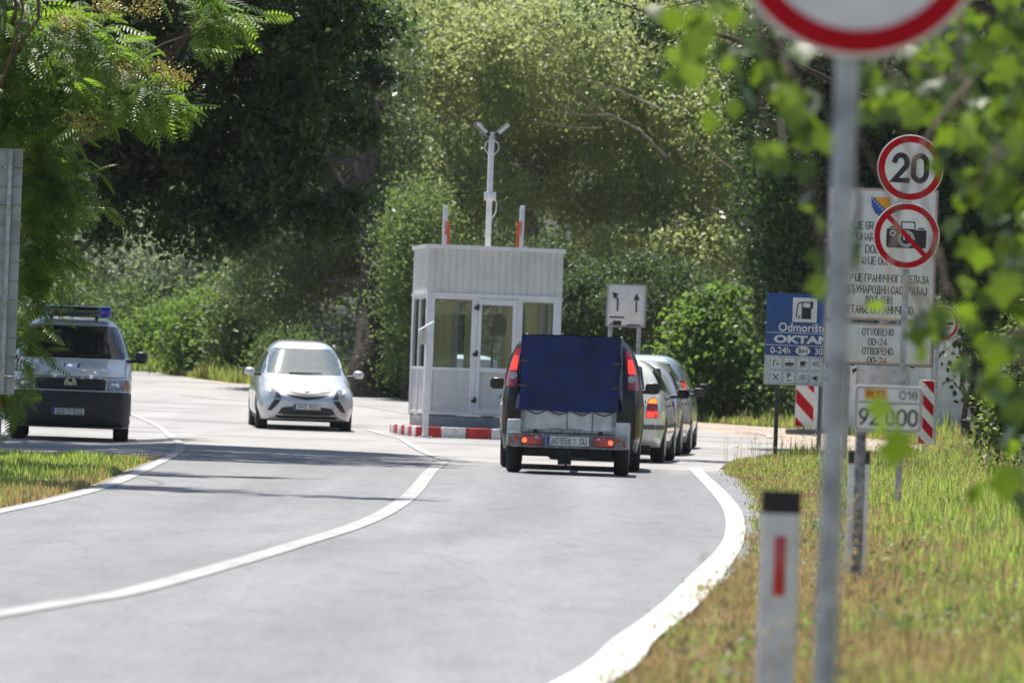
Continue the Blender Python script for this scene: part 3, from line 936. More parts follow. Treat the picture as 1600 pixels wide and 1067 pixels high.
# red and white striped beacons
def beacon(label, px, py0, py1, d, w, foot, rz=0.0, lean=1, group='red and white striped beacons'):
    a, b_ = W(px, py0, d), W(px, py1, d)
    g = float(zt(a.x, d))
    root = thing('striped_beacon', label, 'beacon', (a.x, d, g), rz, group)
    z1, z0 = a.z - g, b_.z - g
    pl = MB().prism([(-w / 2, z0), (w / 2, z0), (w / 2, z1), (-w / 2, z1)], -0.012, 0.012).build('striped_plate', WHITE, root, bevel=0.004, seg=1)
    sb = MB(); pitch = w * 1.5
    zz = z0 - w * 1.2
    while zz < z1 + w:
        poly = [(-w / 2 + 0.008, zz + (w if lean > 0 else 0)), (w / 2 - 0.008, zz + (0 if lean > 0 else w)), (w / 2 - 0.008, zz + (0 if lean > 0 else w) + pitch * 0.5), (-w / 2 + 0.008, zz + (w if lean > 0 else 0) + pitch * 0.5)]
        # clip to plate
        out = []
        for lim, sgn in ((z0 + 0.008, 1), (z1 - 0.008, -1)):
            out = []
            for i in range(len(poly)):
                p, q = poly[i], poly[(i + 1) % len(poly)]
                ip, iq = (p[1] - lim) * sgn >= 0, (q[1] - lim) * sgn >= 0
                if ip: out.append(p)
                if ip != iq:
                    t = (lim - p[1]) / (q[1] - p[1]); out.append((p[0] + t * (q[0] - p[0]), lim))
            poly = out
            if len(poly) < 3: break
        if len(poly) >= 3: sb.prism(poly, -0.0145, -0.0122)
        zz += pitch
    sb.build('red_stripes', RED, pl)
    if foot:
        MB().box((0, 0.02, 0.06), (0.78, 0.36, 0.11)).build('foot', mat('grey_rubber_foot', (0.16, 0.16, 0.16), 0.8), root, bevel=0.03)
        MB().box((0, 0.03, (z0 + 0.1) / 2 + 0.05), (0.06, 0.04, z0 + 0.1)).build('stem', GALV, root)
    else:
        MB().tube([(0, 0.04, -0.2), (0, 0.04, z1 - 0.05)], 0.028, 10).build('stem', GALV, root)
    return root


beacon('red and white striped beacon on a grey foot beneath the blue board', 1259, 585, 667, 110, 0.40, True)
beacon('narrow red and white striped beacon behind the kilometre plate', 1449, 594, 694, 84, 0.25, False)
beacon('red and white striped beacon half hidden below the grey board at the left edge', 1, 596, 655, 66, 0.22, False)

# round customs sign further back
d = 88.0
root, g = stand('road_sign', 'small round red rimmed sign with black bar behind the border board, near the white container', 'road sign', 1459, 700, d)
cz = z_at(1474, 505, d) - g
post(root, cz + 0.26, 0.032, y=0.045)
pl_ = round_sign(root, cz, 0.30, 0.052, cx=0.06)
MB().box((0.06, -0.0225, cz), (0.40, 0.003, 0.055)).build('black_bar', BLACK, pl_)
text('CARINA', 0.06, cz + 0.085, 0.30, 0.06, -0.0215, BLACK, pl_)
text('DOUANE', 0.06, cz - 0.085, 0.30, 0.06, -0.0215, BLACK, pl_)

# lane arrow sign behind the queue
d = 106.0
root, g = stand('lane_sign', 'white lane sign with two black arrows on twin posts above the queue', 'lane sign', 974, 600, d, R(3))
s = FPX / d
z1, z0 = z_at(979, 444, d) - g, z_at(976, 511, d) - g
w2 = 30 / s
pn = MB().prism([(-w2, z0), (w2, z0), (w2, z1), (-w2, z1)], -0.02, 0.01).build('panel', WHITE, root, bevel=0.01)
fr = MB()
for x, z, sx, sz in ((0, z1 - 0.015, 2 * w2 + 0.03, 0.03), (0, z0 + 0.015, 2 * w2 + 0.03, 0.03), (-w2, (z0 + z1) / 2, 0.03, z1 - z0 - 0.062), (w2, (z0 + z1) / 2, 0.03, z1 - z0 - 0.062)):
    fr.box((x, -0.01, z), (sx, 0.05, sz))
fr.build('frame', ALU, pn)
ar = MB(); u = 1 / s
c = (z0 + z1) / 2
y0_, y1_ = -0.0245, -0.0205
P = lambda *pts: ar.prism([(x * u, c + z * u) for x, z in pts], y0_, y1_)
P((14.5, -10), (17, -10), (17, 9), (14.5, 9)); P((10.5, 9), (21, 9), (15.8, 20))
P((-15, -9), (-12.2, -9), (-12, 6), (-12.4, 10), (-16.5, 15), (-18.5, 13), (-15, 8.5)); P((-22.5, 21), (-12, 17.5), (-20, 9.5))
P((-26, -20), (-3, -20), (-3, -17.5), (-26, -17.5)); P((-20, -31), (-7, -31), (-7, -24), (-20, -24)); P((-25, -31), (-21, -31), (-21, -27), (-24, -28))
P((2, -32), (24, -32), (24, -30), (20, -29), (5, -29), (2, -30))
ar.build('arrow_symbols', BLACK, pn)
for x in (-w2 * 0.78, w2 * 0.72):
    post(root, z1 - 0.06, 0.045, x, 0.06)

# back of the ribbed board at the left edge
d = 50.0
root, g = stand('large_sign_board', 'grey back of a ribbed metal sign board cut off by the left edge', 'sign board', -75, 760, d, R(-2))
s = FPX / d
z1, z0 = z_at(38, 233, d) - g, z_at(20, 617, d) - g
xr = W(29, 420, d).x - root.location.x
xl = xr - 1.6
n = 13
pz = (z1 - z0) / n
for k in range(n):
    b_ = MB()
    za = z0 + k * pz
    b_.prism([(xl, za + 0.004), (xr, za + 0.004), (xr, za + pz - 0.004), (xl, za + pz - 0.004)], 0.0, 0.03)
    for zz in (za + 0.009, za + pz - 0.009):
        b_.box(((xl + xr) / 2, -0.012, zz), (xr - xl, 0.024, 0.009))
    b_.build('panel_plank', ALU, root)
for x in (xl + 0.35, xr - 0.45 - 0.35):
    post(root, z1 - 0.06, 0.05, x, 0.09, cap=False)
MB().box((xr - 0.11, -0.03, (z0 + z1) / 2), (0.04, 0.03, z1 - z0 - 0.02)).build('edge_rail', GALV, root)

# ------------------------------------------------------------------ white container office
d = 112.0
pc = W(1408, 672, d)
g = float(zt(pc.x, d)) - 0.02
root = thing('container_office', 'white container office with pale posts behind the border board', 'container', (pc.x, d, g), R(-6))
s = FPX / d
w2, hgt, dep = 140 / s, 2.75, 2.4
PAN = mat('container_panel', (0.66, 0.66, 0.65), 0.55, vary=0.08)
bx = MB()
bx.prism([(-w2, 0.12), (w2, 0.12), (w2, hgt), (-w2, hgt)], 0.0, dep)
k = -w2 + 0.25
ribs = MB()
while k < w2 - 0.1:
    ribs.box((k, -0.008, hgt / 2 + 0.05), (0.05, 0.016, hgt - 0.45)); k += 0.2
bx.build('wall', PAN, root, bevel=0.01)
ribs.build('wall_ribs', PAN, root)
for x in (-w2 + 0.06, -0.55 * w2, 0.28 * w2, w2 - 0.3):
    MB().box((x, -0.035, hgt / 2), (0.13, 0.07, hgt - 0.2)).build('corner_post', WPAINT, root, bevel=0.01)
MB().box((0, dep / 2, hgt + 0.05), (2 * w2 + 0.1, dep + 0.16, 0.16)).build('roof', WPAINT, root, bevel=0.02)
MB().box((0, dep / 2, 0.06), (2 * w2 + 0.02, dep + 0.02, 0.11)).build('base', mat('base_grey', (0.2, 0.2, 0.2), 0.7), root)
dr = MB().box((-0.15 * w2, -0.02, 1.12), (0.85, 0.04, 2.0)).build('door', mat('container_door', (0.5, 0.5, 0.5), 0.5), root, bevel=0.01)
MB().box((-0.15 * w2 + 0.33, -0.06, 1.1), (0.12, 0.04, 0.03)).build('handle', GALV, dr)

# ------------------------------------------------------------------ booth and its island
BR = R(8.5)
dk = 95.0
pk = W(660, 683, dk)
isl = thing('traffic_island', 'raised island edged with red and white painted kerb stones below the booth', 'traffic island', (pk.x, dk, 0.0), BR)
IW, ID, IH = 3.75, 4.0, 0.20
ix0 = -0.12
conc = mat('island_concrete', (0.34, 0.33, 0.31), 0.85, vary=0.2, scale=3)
MB().prism([(ix0 + 0.14, -0.1), (ix0 + IW - 0.14, -0.1), (ix0 + IW - 0.14, IH - 0.012), (ix0 + 0.14, IH - 0.012)], 0.14, ID - 0.14).build('island_top', conc, isl)
KR = mat('kerb_red_paint', (0.50, 0.03, 0.03), 0.6, vary=0.2, scale=9)
KW = mat('kerb_white_paint', (0.72, 0.71, 0.69), 0.6, vary=0.16, scale=9)
nk = 8
for side in range(4):
    L = IW if side in (0, 2) else ID - 0.28
    m_ = nk if side in (0, 2) else 7
    for k in range(m_):
        a0, a1 = L * k / m_ + 0.004, L * (k + 1) / m_ - 0.004
        c = (a0 + a1) / 2
        if side == 0: ctr, sz = (ix0 + c, 0.07, IH / 2 - 0.05), (a1 - a0, 0.14, IH + 0.1)
        elif side == 2: ctr, sz = (ix0 + c, ID - 0.07, IH / 2 - 0.05), (a1 - a0, 0.14, IH + 0.1)
        elif side == 1: ctr, sz = (ix0 + 0.07, 0.14 + c, IH / 2 - 0.05), (0.14, a1 - a0, IH + 0.1)
        else: ctr, sz = (ix0 + IW - 0.07, 0.14 + c, IH / 2 - 0.05), (0.14, a1 - a0, IH + 0.1)
        MB().box(ctr, sz).build('kerb_stone', KR if (k + side) % 2 == 0 else KW, isl, bevel=0.02)

db = 96.6
pbx = W(660, 662, db)
bz = IH
bth = thing('control_booth', 'white glazed border control booth with ribbed upper cladding', 'booth', (pbx.x, db, bz), BR)
BWd, BD = 2.58, 2.15
BH = z_at(700, 383, db) - bz
CL = mat('booth_cladding', (0.64, 0.63, 0.605), 0.45, vary=0.07, scale=2)
PVC = mat('booth_white_frame', (0.74, 0.75, 0.77), 0.35, vary=0.05)
LOW = mat('booth_lower_panel', (0.60, 0.60, 0.585), 0.5, vary=0.06)
GL = glass_mat('booth_glass', (0.90, 0.94, 0.92), ior=1.5)
s = FPX / db
zh = BH - (462 - 385) / s          # bottom of cladding
zw = BH - (578 - 385) / s          # window sill
zl = 0.20                          # top of plinth
# plinth and floor, roof
MB().box((BWd / 2, BD / 2, zl / 2 - 0.01), (BWd - 0.06, BD - 0.06, zl + 0.02)).build('plinth', mat('booth_plinth', (0.26, 0.28, 0.30), 0.6), bth, bevel=0.01)
roof = MB().box((BWd / 2, BD / 2, zh + 0.05), (BWd - 0.14, BD - 0.14, 0.08)).build('roof', CL, bth)
cl = MB()
rib = 0.135


def clad(p0, p1, out):
    d_ = Vector(p1) - Vector(p0); L = d_.length; d_.normalize(); o = Vector(out)
    n = int(round(L / rib)); w_ = L / n
    pts = []
    for k in range(n):
        for t, e in ((0.0, -0.012), (0.05, -0.012), (0.10, 0.0), (0.92, 0.0), (0.97, -0.012)):
            pts.append(Vector(p0) + d_ * (k + t) * w_ + o * e)
    pts.append(Vector(p1) + o * -0.012)
    lo_ = [(p.x, p.y, zh + 0.03) for p in pts]; hi_ = [(p.x, p.y, BH - 0.06) for p in pts]
    n = len(pts)
    inn = [Vector(p) - o * 0.05 for p in pts]
    cl.add(lo_ + hi_ + [(p.x, p.y, zh + 0.03) for p in inn] + [(p.x, p.y, BH - 0.06) for p in inn],
           [(i, i + 1, n + i + 1, n + i) for i in range(n - 1)] + [(2 * n + i, 3 * n + i, 3 * n + i + 1, 2 * n + i + 1) for i in range(n - 1)])


clad((0, 0, 0), (BWd, 0, 0), (0, -1, 0)); clad((BWd, 0, 0), (BWd, BD, 0), (1, 0, 0)); clad((BWd, BD, 0), (0, BD, 0), (0, 1, 0)); clad((0, BD, 0), (0, 0, 0), (-1, 0, 0))
cl.build('upper_cladding', CL, bth, recalc=False)
cap = MB()
for c, sz in (((BWd / 2, -0.005, BH - 0.03), (BWd + 0.05, 0.09, 0.075)), ((BWd / 2, BD + 0.005, BH - 0.03), (BWd + 0.05, 0.09, 0.075)), ((-0.005, BD / 2, BH - 0.03), (0.09, BD - 0.082, 0.075)), ((BWd + 0.005, BD / 2, BH - 0.03), (0.09, BD - 0.082, 0.075))):
    cap.box(c, sz)
for c, sz in (((BWd / 2, 0.0, zh), (BWd - 0.2, 0.07, 0.06)), ((BWd / 2, BD, zh), (BWd - 0.2, 0.07, 0.06)), ((0, BD / 2, zh), (0.07, BD - 0.2, 0.06)), ((BWd, BD / 2, zh), (0.07, BD - 0.2, 0.06))):
    cap.box(c, sz)
cap.build('cladding_trim', PVC, bth)
for x, y in ((0.05, 0.05), (BWd - 0.05, 0.05), (0.05, BD - 0.05), (BWd - 0.05, BD - 0.05)):
    MB().box((x, y, (zl + zh + 0.03) / 2), (0.10, 0.10, zh + 0.03 - zl)).build('corner_post', PVC, bth, bevel=0.006)


def bay(x0, x1, name, front=True, axis='x', at=0.0, door=False):
    """window bay: frame, pane, lower panel.  axis x: bay in plane y=at ; axis y: bay in plane x=at"""
    def bb(c, sz):
        return (c, sz) if axis == 'x' else ((c[1], c[0], c[2]), (sz[1], sz[0], sz[2]))
    t = 0.055
    f = MB()
    zb = zl + 0.02
    zt_ = zh - 0.03
    for c, sz in (((x0 + t / 2, at, (zb + zt_) / 2), (t, 0.06, zt_ - zb)), ((x1 - t / 2, at, (zb + zt_) / 2), (t, 0.06, zt_ - zb)), (((x0 + x1) / 2, at, zb + t / 2), (x1 - x0 - 2 * t, 0.06, t)), (((x0 + x1) / 2, at, zt_ - t / 2), (x1 - x0 - 2 * t, 0.06, t)), (((x0 + x1) / 2, at, zw), (x1 - x0 - 2 * t, 0.06, t))):
        f.box(*bb(c, sz))
    if door:
        t2 = 0.075
        xa, xb = x0 + t, x1 - t
        for c, sz in (((xa + t2 / 2 + 0.004, at - 0.035, (zb + zt_) / 2), (t2, 0.05, zt_ - zb - 0.05)), ((xb - t2 / 2 - 0.004, at - 0.035, (zb + zt_) / 2), (t2, 0.05, zt_ - zb - 0.05)), (((xa + xb) / 2, at - 0.035, zt_ - 0.09), (xb - xa - 2 * t2 - 0.01, 0.05, 0.10)), (((xa + xb) / 2, at - 0.035, zb + 0.09), (xb - xa - 2 * t2 - 0.01, 0.05, 0.10)), (((xa + xb) / 2, at - 0.035, zw), (xb - xa - 2 * t2 - 0.01, 0.05, 0.09))):
            f.box(*bb(c, sz))
    fo = f.build(name, PVC, bth, bevel=0.004, seg=1)
    MB().box(*bb(((x0 + x1) / 2, at + 0.004, (zw + zt_) / 2), (x1 - x0 - 2 * t + 0.01, 0.008, zt_ - zw - t))).build('pane', GL, fo)
    MB().box(*bb(((x0 + x1) / 2, at + 0.006, (zb + zw) / 2), (x1 - x0 - 2 * t + 0.01, 0.024, zw - zb - t))).build('lower_panel', LOW, fo)
    return fo


bay(0.10, 0.92, 'window', at=0.035)
dfo = bay(0.92, 1.78, 'door', at=0.035, door=True)
bay(1.78, BWd - 0.10, 'window', at=0.035)
for z in (zl + 0.32, (zl + zh) / 2 + 0.05, zh - 0.22):
    MB().box((0.975, -0.04, z), (0.05, 0.05, 0.11)).box((0.935, -0.02, z - 0.02), (0.05, 0.04, 0.06)).build('hinge', DKPLASTIC, dfo, bevel=0.008)
MB().box((1.655, -0.06, zw - 0.02), (0.03, 0.05, 0.14)).build('handle', DKPLASTIC, dfo, bevel=0.008)
bay(0.10, 0.85, 'window', at=BD - 0.035); bay(0.85, 1.75, 'window', at=BD - 0.035); bay(1.75, BWd - 0.10, 'window', at=BD - 0.035)
for at in (0.035, BWd - 0.035):
    bay(0.10, 1.1, 'window', axis='y', at=at); bay(1.1, BD - 0.10, 'window', axis='y', at=at)
CUR = leaf_mat('yellow_curtain', (0.88, 0.76, 0.34), (0.90, 0.78, 0.36), (0.98, 0.86, 0.40), 0.6, 0.9, 0.1)
for x0, x1 in ((0.05, 0.82), (1.02, 1.20), (1.76, 2.0), (2.2, 2.45)):
    b_ = MB(); n = 16
    vs = [(x0 + (x1 - x0) * k / n, BD - 0.13 + 0.015 * math.sin(k * 2.1), z) for z in (zw - 0.15, zh - 0.1) for k in range(n + 1)]
    b_.add(vs, [(k, k + 1, n + 2 + k, n + 1 + k) for k in range(n)], 0, True)
    tag(b_.build('curtain', CUR, bth), None)
desk = MB().box((0.55, 1.1, 0.95), (0.7, 1.2, 0.04)).box((0.2, 1.2, 0.55), (0.04, 1.1, 0.76)).build('desk', mat('desk_grey', (0.35, 0.35, 0.36), 0.5), bth)

# coat stand and cap behind the door glass


def blocal(x, y, z):
    return bth.matrix_world @ Vector((x, y, z)) if False else Vector((pbx.x + x * math.cos(BR) - y * math.sin(BR), db + x * math.sin(BR) + y * math.cos(BR), bz + z))


p = blocal(1.34, 0.42, zl + 0.01)
cs = thing('coat_stand', 'thin black coat stand with hooks behind the booth door glass', 'coat stand', p, 0)
sh = zh - zl - 0.35
stm = MB().tube([(0, 0, 0), (0, 0, sh)], 0.022, 10)
for k in range(5):
    t = k * 2 * math.pi / 5
    stm.tube([(0, 0, 0.12), (0.2 * math.cos(t), 0.2 * math.sin(t), 0.012)], 0.016, 6)
stm.build('pole', DKPLASTIC, cs)
for z in (sh - 0.05, sh - 0.28, sh - 0.5, sh - 0.75):
    hk = MB()
    for t in (0.2, 2.3, 4.2):
        hk.tube([(0, 0, z), (0.09 * math.cos(t), 0.09 * math.sin(t), z - 0.01), (0.15 * math.cos(t), 0.15 * math.sin(t), z + 0.05)], 0.011, 6)
    hk.build('hook', DKPLASTIC, cs)
jk = thing('jacket', 'black jacket hanging on the coat stand inside the booth', 'jacket', p + Vector((0.10, -0.06, 0)), 0)
jb = MB()
rows = [(sh + 0.02, 0.04, 0.03), (sh - 0.05, 0.12, 0.06), (sh - 0.18, 0.14, 0.07), (sh - 0.32, 0.15, 0.075), (sh - 0.40, 0.13, 0.06)]
vs = []; n = 14
for i, (z, a, b2) in enumerate(rows):
    for k in range(n):
        t = 2 * math.pi * k / n
        q = 1 + 0.12 * math.sin(3 * t + i)
        vs.append((a * q * math.cos(t), b2 * q * math.sin(t), z))
fs = [(i * n + k, i * n + (k + 1) % n, (i + 1) * n + (k + 1) % n, (i + 1) * n + k) for i in range(len(rows) - 1) for k in range(n)] + [tuple(range(n)), tuple(range(4 * n, 5 * n))]
jb.add(vs, fs, 0, True)
jb.build('fabric', mat('black_cloth', (0.015, 0.015, 0.018), 0.9), jk)

# lamp mast on the booth roof
p = blocal(1.30, 1.25, zh + 0.09)
pm_ = thing('lamp_mast', 'white mast with two floodlights rising from the booth roof', 'lamp mast', p, BR)
mh = z_at(779, 208, db + 1.4) - p.z
MB().box((0, 0, 0.01), (0.3, 0.3, 0.02)).box((0, 0, mh * 0.5), (0.10, 0.10, mh)).build('mast', WPAINT, pm_, bevel=0.006)
z6 = mh - 1.22
MB().box((0, -0.07, z6), (0.22, 0.10, 0.16)).build('junction_box', WPAINT, pm_, bevel=0.01)
cb = MB()
cb.tube([(0.07, -0.03, z6), (0.14, -0.02, z6 - 0.12), (0.13, -0.02, z6 - 0.3), (0.06, -0.02, z6 - 0.42)], 0.012, 6)
for sg in (-1, 1):
    cb.tube([(0, -0.06, mh - 0.12), (sg * 0.12, -0.07, mh - 0.2), (sg * 0.14, -0.07, mh - 0.32), (sg * 0.05, -0.06, mh - 0.42)], 0.010, 6)
cb.build('cable', WPAINT, pm_)
for sg in (-1, 1):
    rt = Matrix.Rotation(sg * R(48), 3, 'Y') @ Matrix.Rotation(R(0 if sg < 0 else 0), 3, 'X')
    c = Vector((sg * 0.19, 0.0, mh + 0.06))
    fl = MB().box(c, (0.085, 0.24, 0.36), rot=rt).build('floodlight', DKPLASTIC, pm_, bevel=0.015)
    MB().box(c + rt @ Vector((0, -0.125, 0.03)), (0.06, 0.012, 0.26), rot=rt).build('lamp_glass', mat('lamp_glass', (0.7, 0.72, 0.72), 0.2), fl)
    MB().tube([(0, 0, mh - 0.1), (sg * 0.08, 0, mh - 0.03)], 0.02, 8).build('arm', DKPLASTIC, fl)

# raised boom barriers behind the booth
for lab, px, sg in (('raised white and orange barrier arm left of the mast behind the booth', 692, 1), ('raised white and orange barrier arm right of the mast behind the booth', 812, -1)):
    d = 105.0
    p = W(px - 6, 560, d); g = float(zt(p.x, d))
    bb_ = thing('boom_barrier', lab, 'barrier', (p.x, d, g), R(8))
    MB().box((0, 0.05, 0.55), (0.36, 0.32, 1.1)).build('cabinet', mat('barrier_cabinet', (0.55, 0.08, 0.02), 0.4), bb_, bevel=0.02)
    ph = z_at(px, 322, d) - g
    arm = MB().box((0, -0.16, ph / 2 + 0.4), (0.095, 0.05, ph - 0.8)).build('arm', WPAINT, bb_, bevel=0.008)
    st_ = MB()
    zz = ph - 0.33
    st_.box((sg * 0.075, -0.16, (zz - 2.6 + zz) / 2), (0.055, 0.06, 2.6)); st_.box((sg * 0.02, -0.19, zz - 0.12), (0.03, 0.006, 0.28))
    st_.build('reflective_strip', mat('barrier_orange', (0.75, 0.10, 0.03), 0.4), arm)

# white post with slanted card reader in front of the island
p = W(664, 684, 94.6)
cp = thing('card_reader_post', 'slim white post with slanted cap standing at the island corner', 'post', (p.x, 94.6, 0.0), BR)
h = z_at(664, 507, 94.6)
MB().box((0, 0, h / 2 - 0.05), (0.10, 0.10, h + 0.02)).build('post', WPAINT, cp, bevel=0.006)
MB().box((0, 0, 0.012), (0.24, 0.22, 0.024)).build('foot_plate', WPAINT, cp)
MB().box((-0.11, 0, h - 0.24), (0.09, 0.09, 0.26)).build('reader_box', mat('reader_beige', (0.52, 0.48, 0.38), 0.5), cp, bevel=0.008)
MB().box((-0.05, 0, h - 0.03), (0.32, 0.20, 0.03), rot=Matrix.Rotation(R(-32), 3, 'Y')).build('slanted_cap', WPAINT, cp, bevel=0.006)
# ------------------------------------------------------------------ vehicles
def gauss_tab(t, ys, sig=0.05):
    t = np.array(t, float)
    yy = np.linspace(ys[0] - 0.3, ys[-1] + 0.3, 800)
    vv = np.interp(yy, t[:, 0], t[:, 1])
    st = yy[1] - yy[0]; k = np.arange(-60, 61) * st
    w = np.exp(-0.5 * (k / sig) ** 2); w /= w.sum()
    vv = np.convolve(np.pad(vv, 60, mode='edge'), w, mode='valid')
    return np.interp(ys, yy, vv)


def body_shell(S):
    L = S['L']; ny = 110; nt_ = 61; p = S.get('p', 6.0)
    ys = np.linspace(0, L, ny)
    top = gauss_tab(S['top'], ys, S.get('sig', 0.05)); bot = gauss_tab(S['bot'], ys); wid = gauss_tab(S['wid'], ys, 0.05)
    # constant-ish spacing along the superellipse
    th = np.linspace(0, math.pi, 721)
    fx = np.sign(np.cos(th)) * np.abs(np.cos(th)) ** (2 / p); fz = np.sin(th) ** (2 / p)
    ln = np.concatenate([[0], np.cumsum(np.hypot(np.diff(fx) * 0.9, np.diff(fz) * 1.2))])
    q = np.interp(np.linspace(0, ln[-1], nt_), ln, th)
    fx = np.sign(np.cos(q)) * np.abs(np.cos(q)) ** (2 / p); fz = np.abs(np.sin(q)) ** (2 / p)
    tz = np.array(S['tum'], float)
    secs = []
    for i in range(ny):
        z = bot[i] + (top[i] - bot[i]) * fz
        x = wid[i] * fx * np.interp(z, tz[:, 0], tz[:, 1])
        secs.append(np.stack([x, np.full(nt_, ys[i]), z], 1))
    vs = []; fs = []
    rings = []
    nb = 7

    def push(a):
        o = len(vs); vs.extend([tuple(r) for r in a]); rings.append(o)
    sec0, sec1 = secs[0], secs[-1]
    for k in range(nb, 0, -1):
        sc_ = 1 - k / (nb + 0.0) * 0.97
        a = sec0.copy(); zc = (a[:, 2].min() + a[:, 2].max()) / 2
        a[:, 0] *= sc_; a[:, 2] = zc + (a[:, 2] - zc) * sc_; a[:, 1] -= S.get('bf', 0.10) * (1 - sc_ ** 2.4)
        push(a)
    for s_ in secs: push(s_)
    for k in range(1, nb + 1):
        sc_ = 1 - k / (nb + 0.0) * 0.97
        a = sec1.copy(); zc = (a[:, 2].min() + a[:, 2].max()) / 2
        a[:, 0] *= sc_; a[:, 2] = zc + (a[:, 2] - zc) * sc_; a[:, 1] += S.get('br', 0.06) * (1 - sc_ ** 2.4)
        push(a)
    for a, b_ in zip(rings[:-1], rings[1:]):
        for k in range(nt_ - 1):
            fs.append((a + k, a + k + 1, b_ + k + 1, b_ + k))
        fs.append((a + nt_ - 1, a, b_, b_ + nt_ - 1))
    fs.append(tuple(range(rings[0], rings[0] + nt_))); fs.append(tuple(range(rings[-1], rings[-1] + nt_))[::-1])
    vs = [(x, y - L / 2, z) for x, y, z in vs]
    return vs, fs


class Car:
    def __init__(self, name, label, loc, rz, S, paint, group=None):
        self.S = S; self.L = S['L']
        self.root = thing(name, label, S['cat'], loc, rz, group)
        vs, fs = body_shell(S)
        self.bvh = BVHTree.FromPolygons(vs, fs)
        mb = MB(); mb.add(vs, fs, 0, True)
        self.body = mb.build('body', paint, self.root)
        self.paint = paint

    def hit(self, view, a, b_):
        L = self.L
        if view == 'front': o, d = Vector((a, -L, b_)), Vector((0, 1, 0))
        elif view == 'rear': o, d = Vector((-a, L, b_)), Vector((0, -1, 0))
        elif view == 'right': o, d = Vector((3, a - L / 2, b_)), Vector((-1, 0, 0))
        elif view == 'left': o, d = Vector((-3, a - L / 2, b_)), Vector((1, 0, 0))
        else: o, d = Vector((a, b_ - L / 2, 4)), Vector((0, 0, -1))
        loc, n, i, _ = self.bvh.ray_cast(o, d)
        if loc is None:
            loc, n, i, _ = self.bvh.find_nearest(o + d * (L * 0.5 if view in ('front', 'rear') else 3 - 0.8))
        if n.dot(d) > 0: n = -n
        return loc, n, d

    def patch(self, name, poly, view, m, off=0.006, parent=None, step=0.035, sink=0.012, mirror=False):
        polys = [poly] + ([[(-x, z) for x, z in poly][::-1]] if mirror else [])
        out = []
        for pl in polys:
            bm = bmesh.new()
            f = bm.faces.new([bm.verts.new((a, b_, 0)) for a, b_ in pl])
            for ax in (0, 1):
                lo = min(q[ax] for q in pl); hi = max(q[ax] for q in pl)
                nn = max(1, int((hi - lo) / step))
                for k in range(1, nn):
                    co = [0, 0, 0]; no = [0, 0, 0]; co[ax] = lo + (hi - lo) * k / nn; no[ax] = 1
                    bmesh.ops.bisect_plane(bm, geom=bm.verts[:] + bm.edges[:] + bm.faces[:], plane_co=co, plane_no=no, dist=1e-5)
            bmesh.ops.triangulate(bm, faces=bm.faces[:])
            bound = [e for e in bm.edges if len(e.link_faces) == 1]
            low = {}
            for v in bm.verts:
                loc, n, d = self.hit(view, v.co.x, v.co.y)
                low[v] = loc - d * -1 * 0 + n * (off - sink)
                v.co = loc + n * off
            bv = {}
            for e in bound:
                for v in e.verts:
                    if v not in bv: bv[v] = bm.verts.new(low[v])
            for e in bound:
                a, b_ = e.verts
                try: bm.faces.new((a, b_, bv[b_], bv[a]))
                except ValueError: pass
            bmesh.ops.recalc_face_normals(bm, faces=bm.faces[:])
            me = bpy.data.meshes.new(name); bm.to_mesh(me); bm.free()
            me.materials.append(m)
            for p_ in me.polygons: p_.use_smooth = True
            me.set_sharp_from_angle(angle=R(50))
            out.append(link(bpy.data.objects.new(name, me), parent or self.root))
        return out if mirror else out[0]

    def wheels(self, y_f, y_r, r, w, track, steer=0.0):
        for yy, st in ((y_f, steer), (y_r, 0)):
            for sg in (-1, 1):
                prof = [(0.0, -w / 2 + 0.02), (r * 0.6, -w / 2 + 0.01), (r * 0.66, -w / 2), (r * 0.9, -w / 2), (r * 0.98, -w / 2 + 0.025), (r, -w / 2 + 0.05), (r, w / 2 - 0.05), (r * 0.98, w / 2 - 0.025), (r * 0.9, w / 2), (r * 0.66, w / 2), (r * 0.6, w / 2 - 0.01), (0.0, w / 2 - 0.02)]
                wh = MB().lathe(prof, 'x', 36).build('wheel', RUBBER, self.root)
                wh.location = (sg * (track - w / 2), yy - self.L / 2, r); wh.rotation_euler = (0, 0, st)
                rm = MB()
                xo = sg * (w / 2 + 0.004)
                rm.lathe([(r * 0.63, xo - sg * 0.012), (r * 0.66, xo), (r * 0.58, xo), (r * 0.54, xo - sg * 0.02)], 'x', 36)
                rm.lathe([(0.0, xo), (r * 0.16, xo - sg * 0.004), (r * 0.17, xo - sg * 0.02)], 'x', 20)
                for k in range(7):
                    t = 2 * math.pi * k / 7
                    u = Vector((0, math.cos(t), math.sin(t))); v_ = Vector((0, -math.sin(t), math.cos(t)))
                    a = [u * r * 0.15 + v_ * 0.03, u * r * 0.6 + v_ * 0.022, u * r * 0.6 - v_ * 0.022, u * r * 0.15 - v_ * 0.03]
                    rm.add([(xo - sg * 0.004, q.y, q.z) for q in a] + [(xo - sg * 0.025, q.y, q.z) for q in a], [(0, 1, 2, 3), (0, 4, 5, 1), (1, 5, 6, 2), (2, 6, 7, 3), (3, 7, 4, 0)])
                rm.build('rim', mat('alloy', (0.5, 0.5, 0.52), 0.35, 0.8), wh)
                # dark wheel arch on the body
                n = 28
                arch = [(yy + (r + 0.045) * math.cos(math.pi * k / n), r + (r + 0.045) * math.sin(math.pi * k / n)) for k in range(n + 1)]
                zlow = 0.22
                arch = [(yy + r + 0.045, zlow)] + arch + [(yy - r - 0.045, zlow)]
                self.patch('wheel_arch', arch, 'right' if sg > 0 else 'left', DKPLASTIC, 0.003, step=0.09)

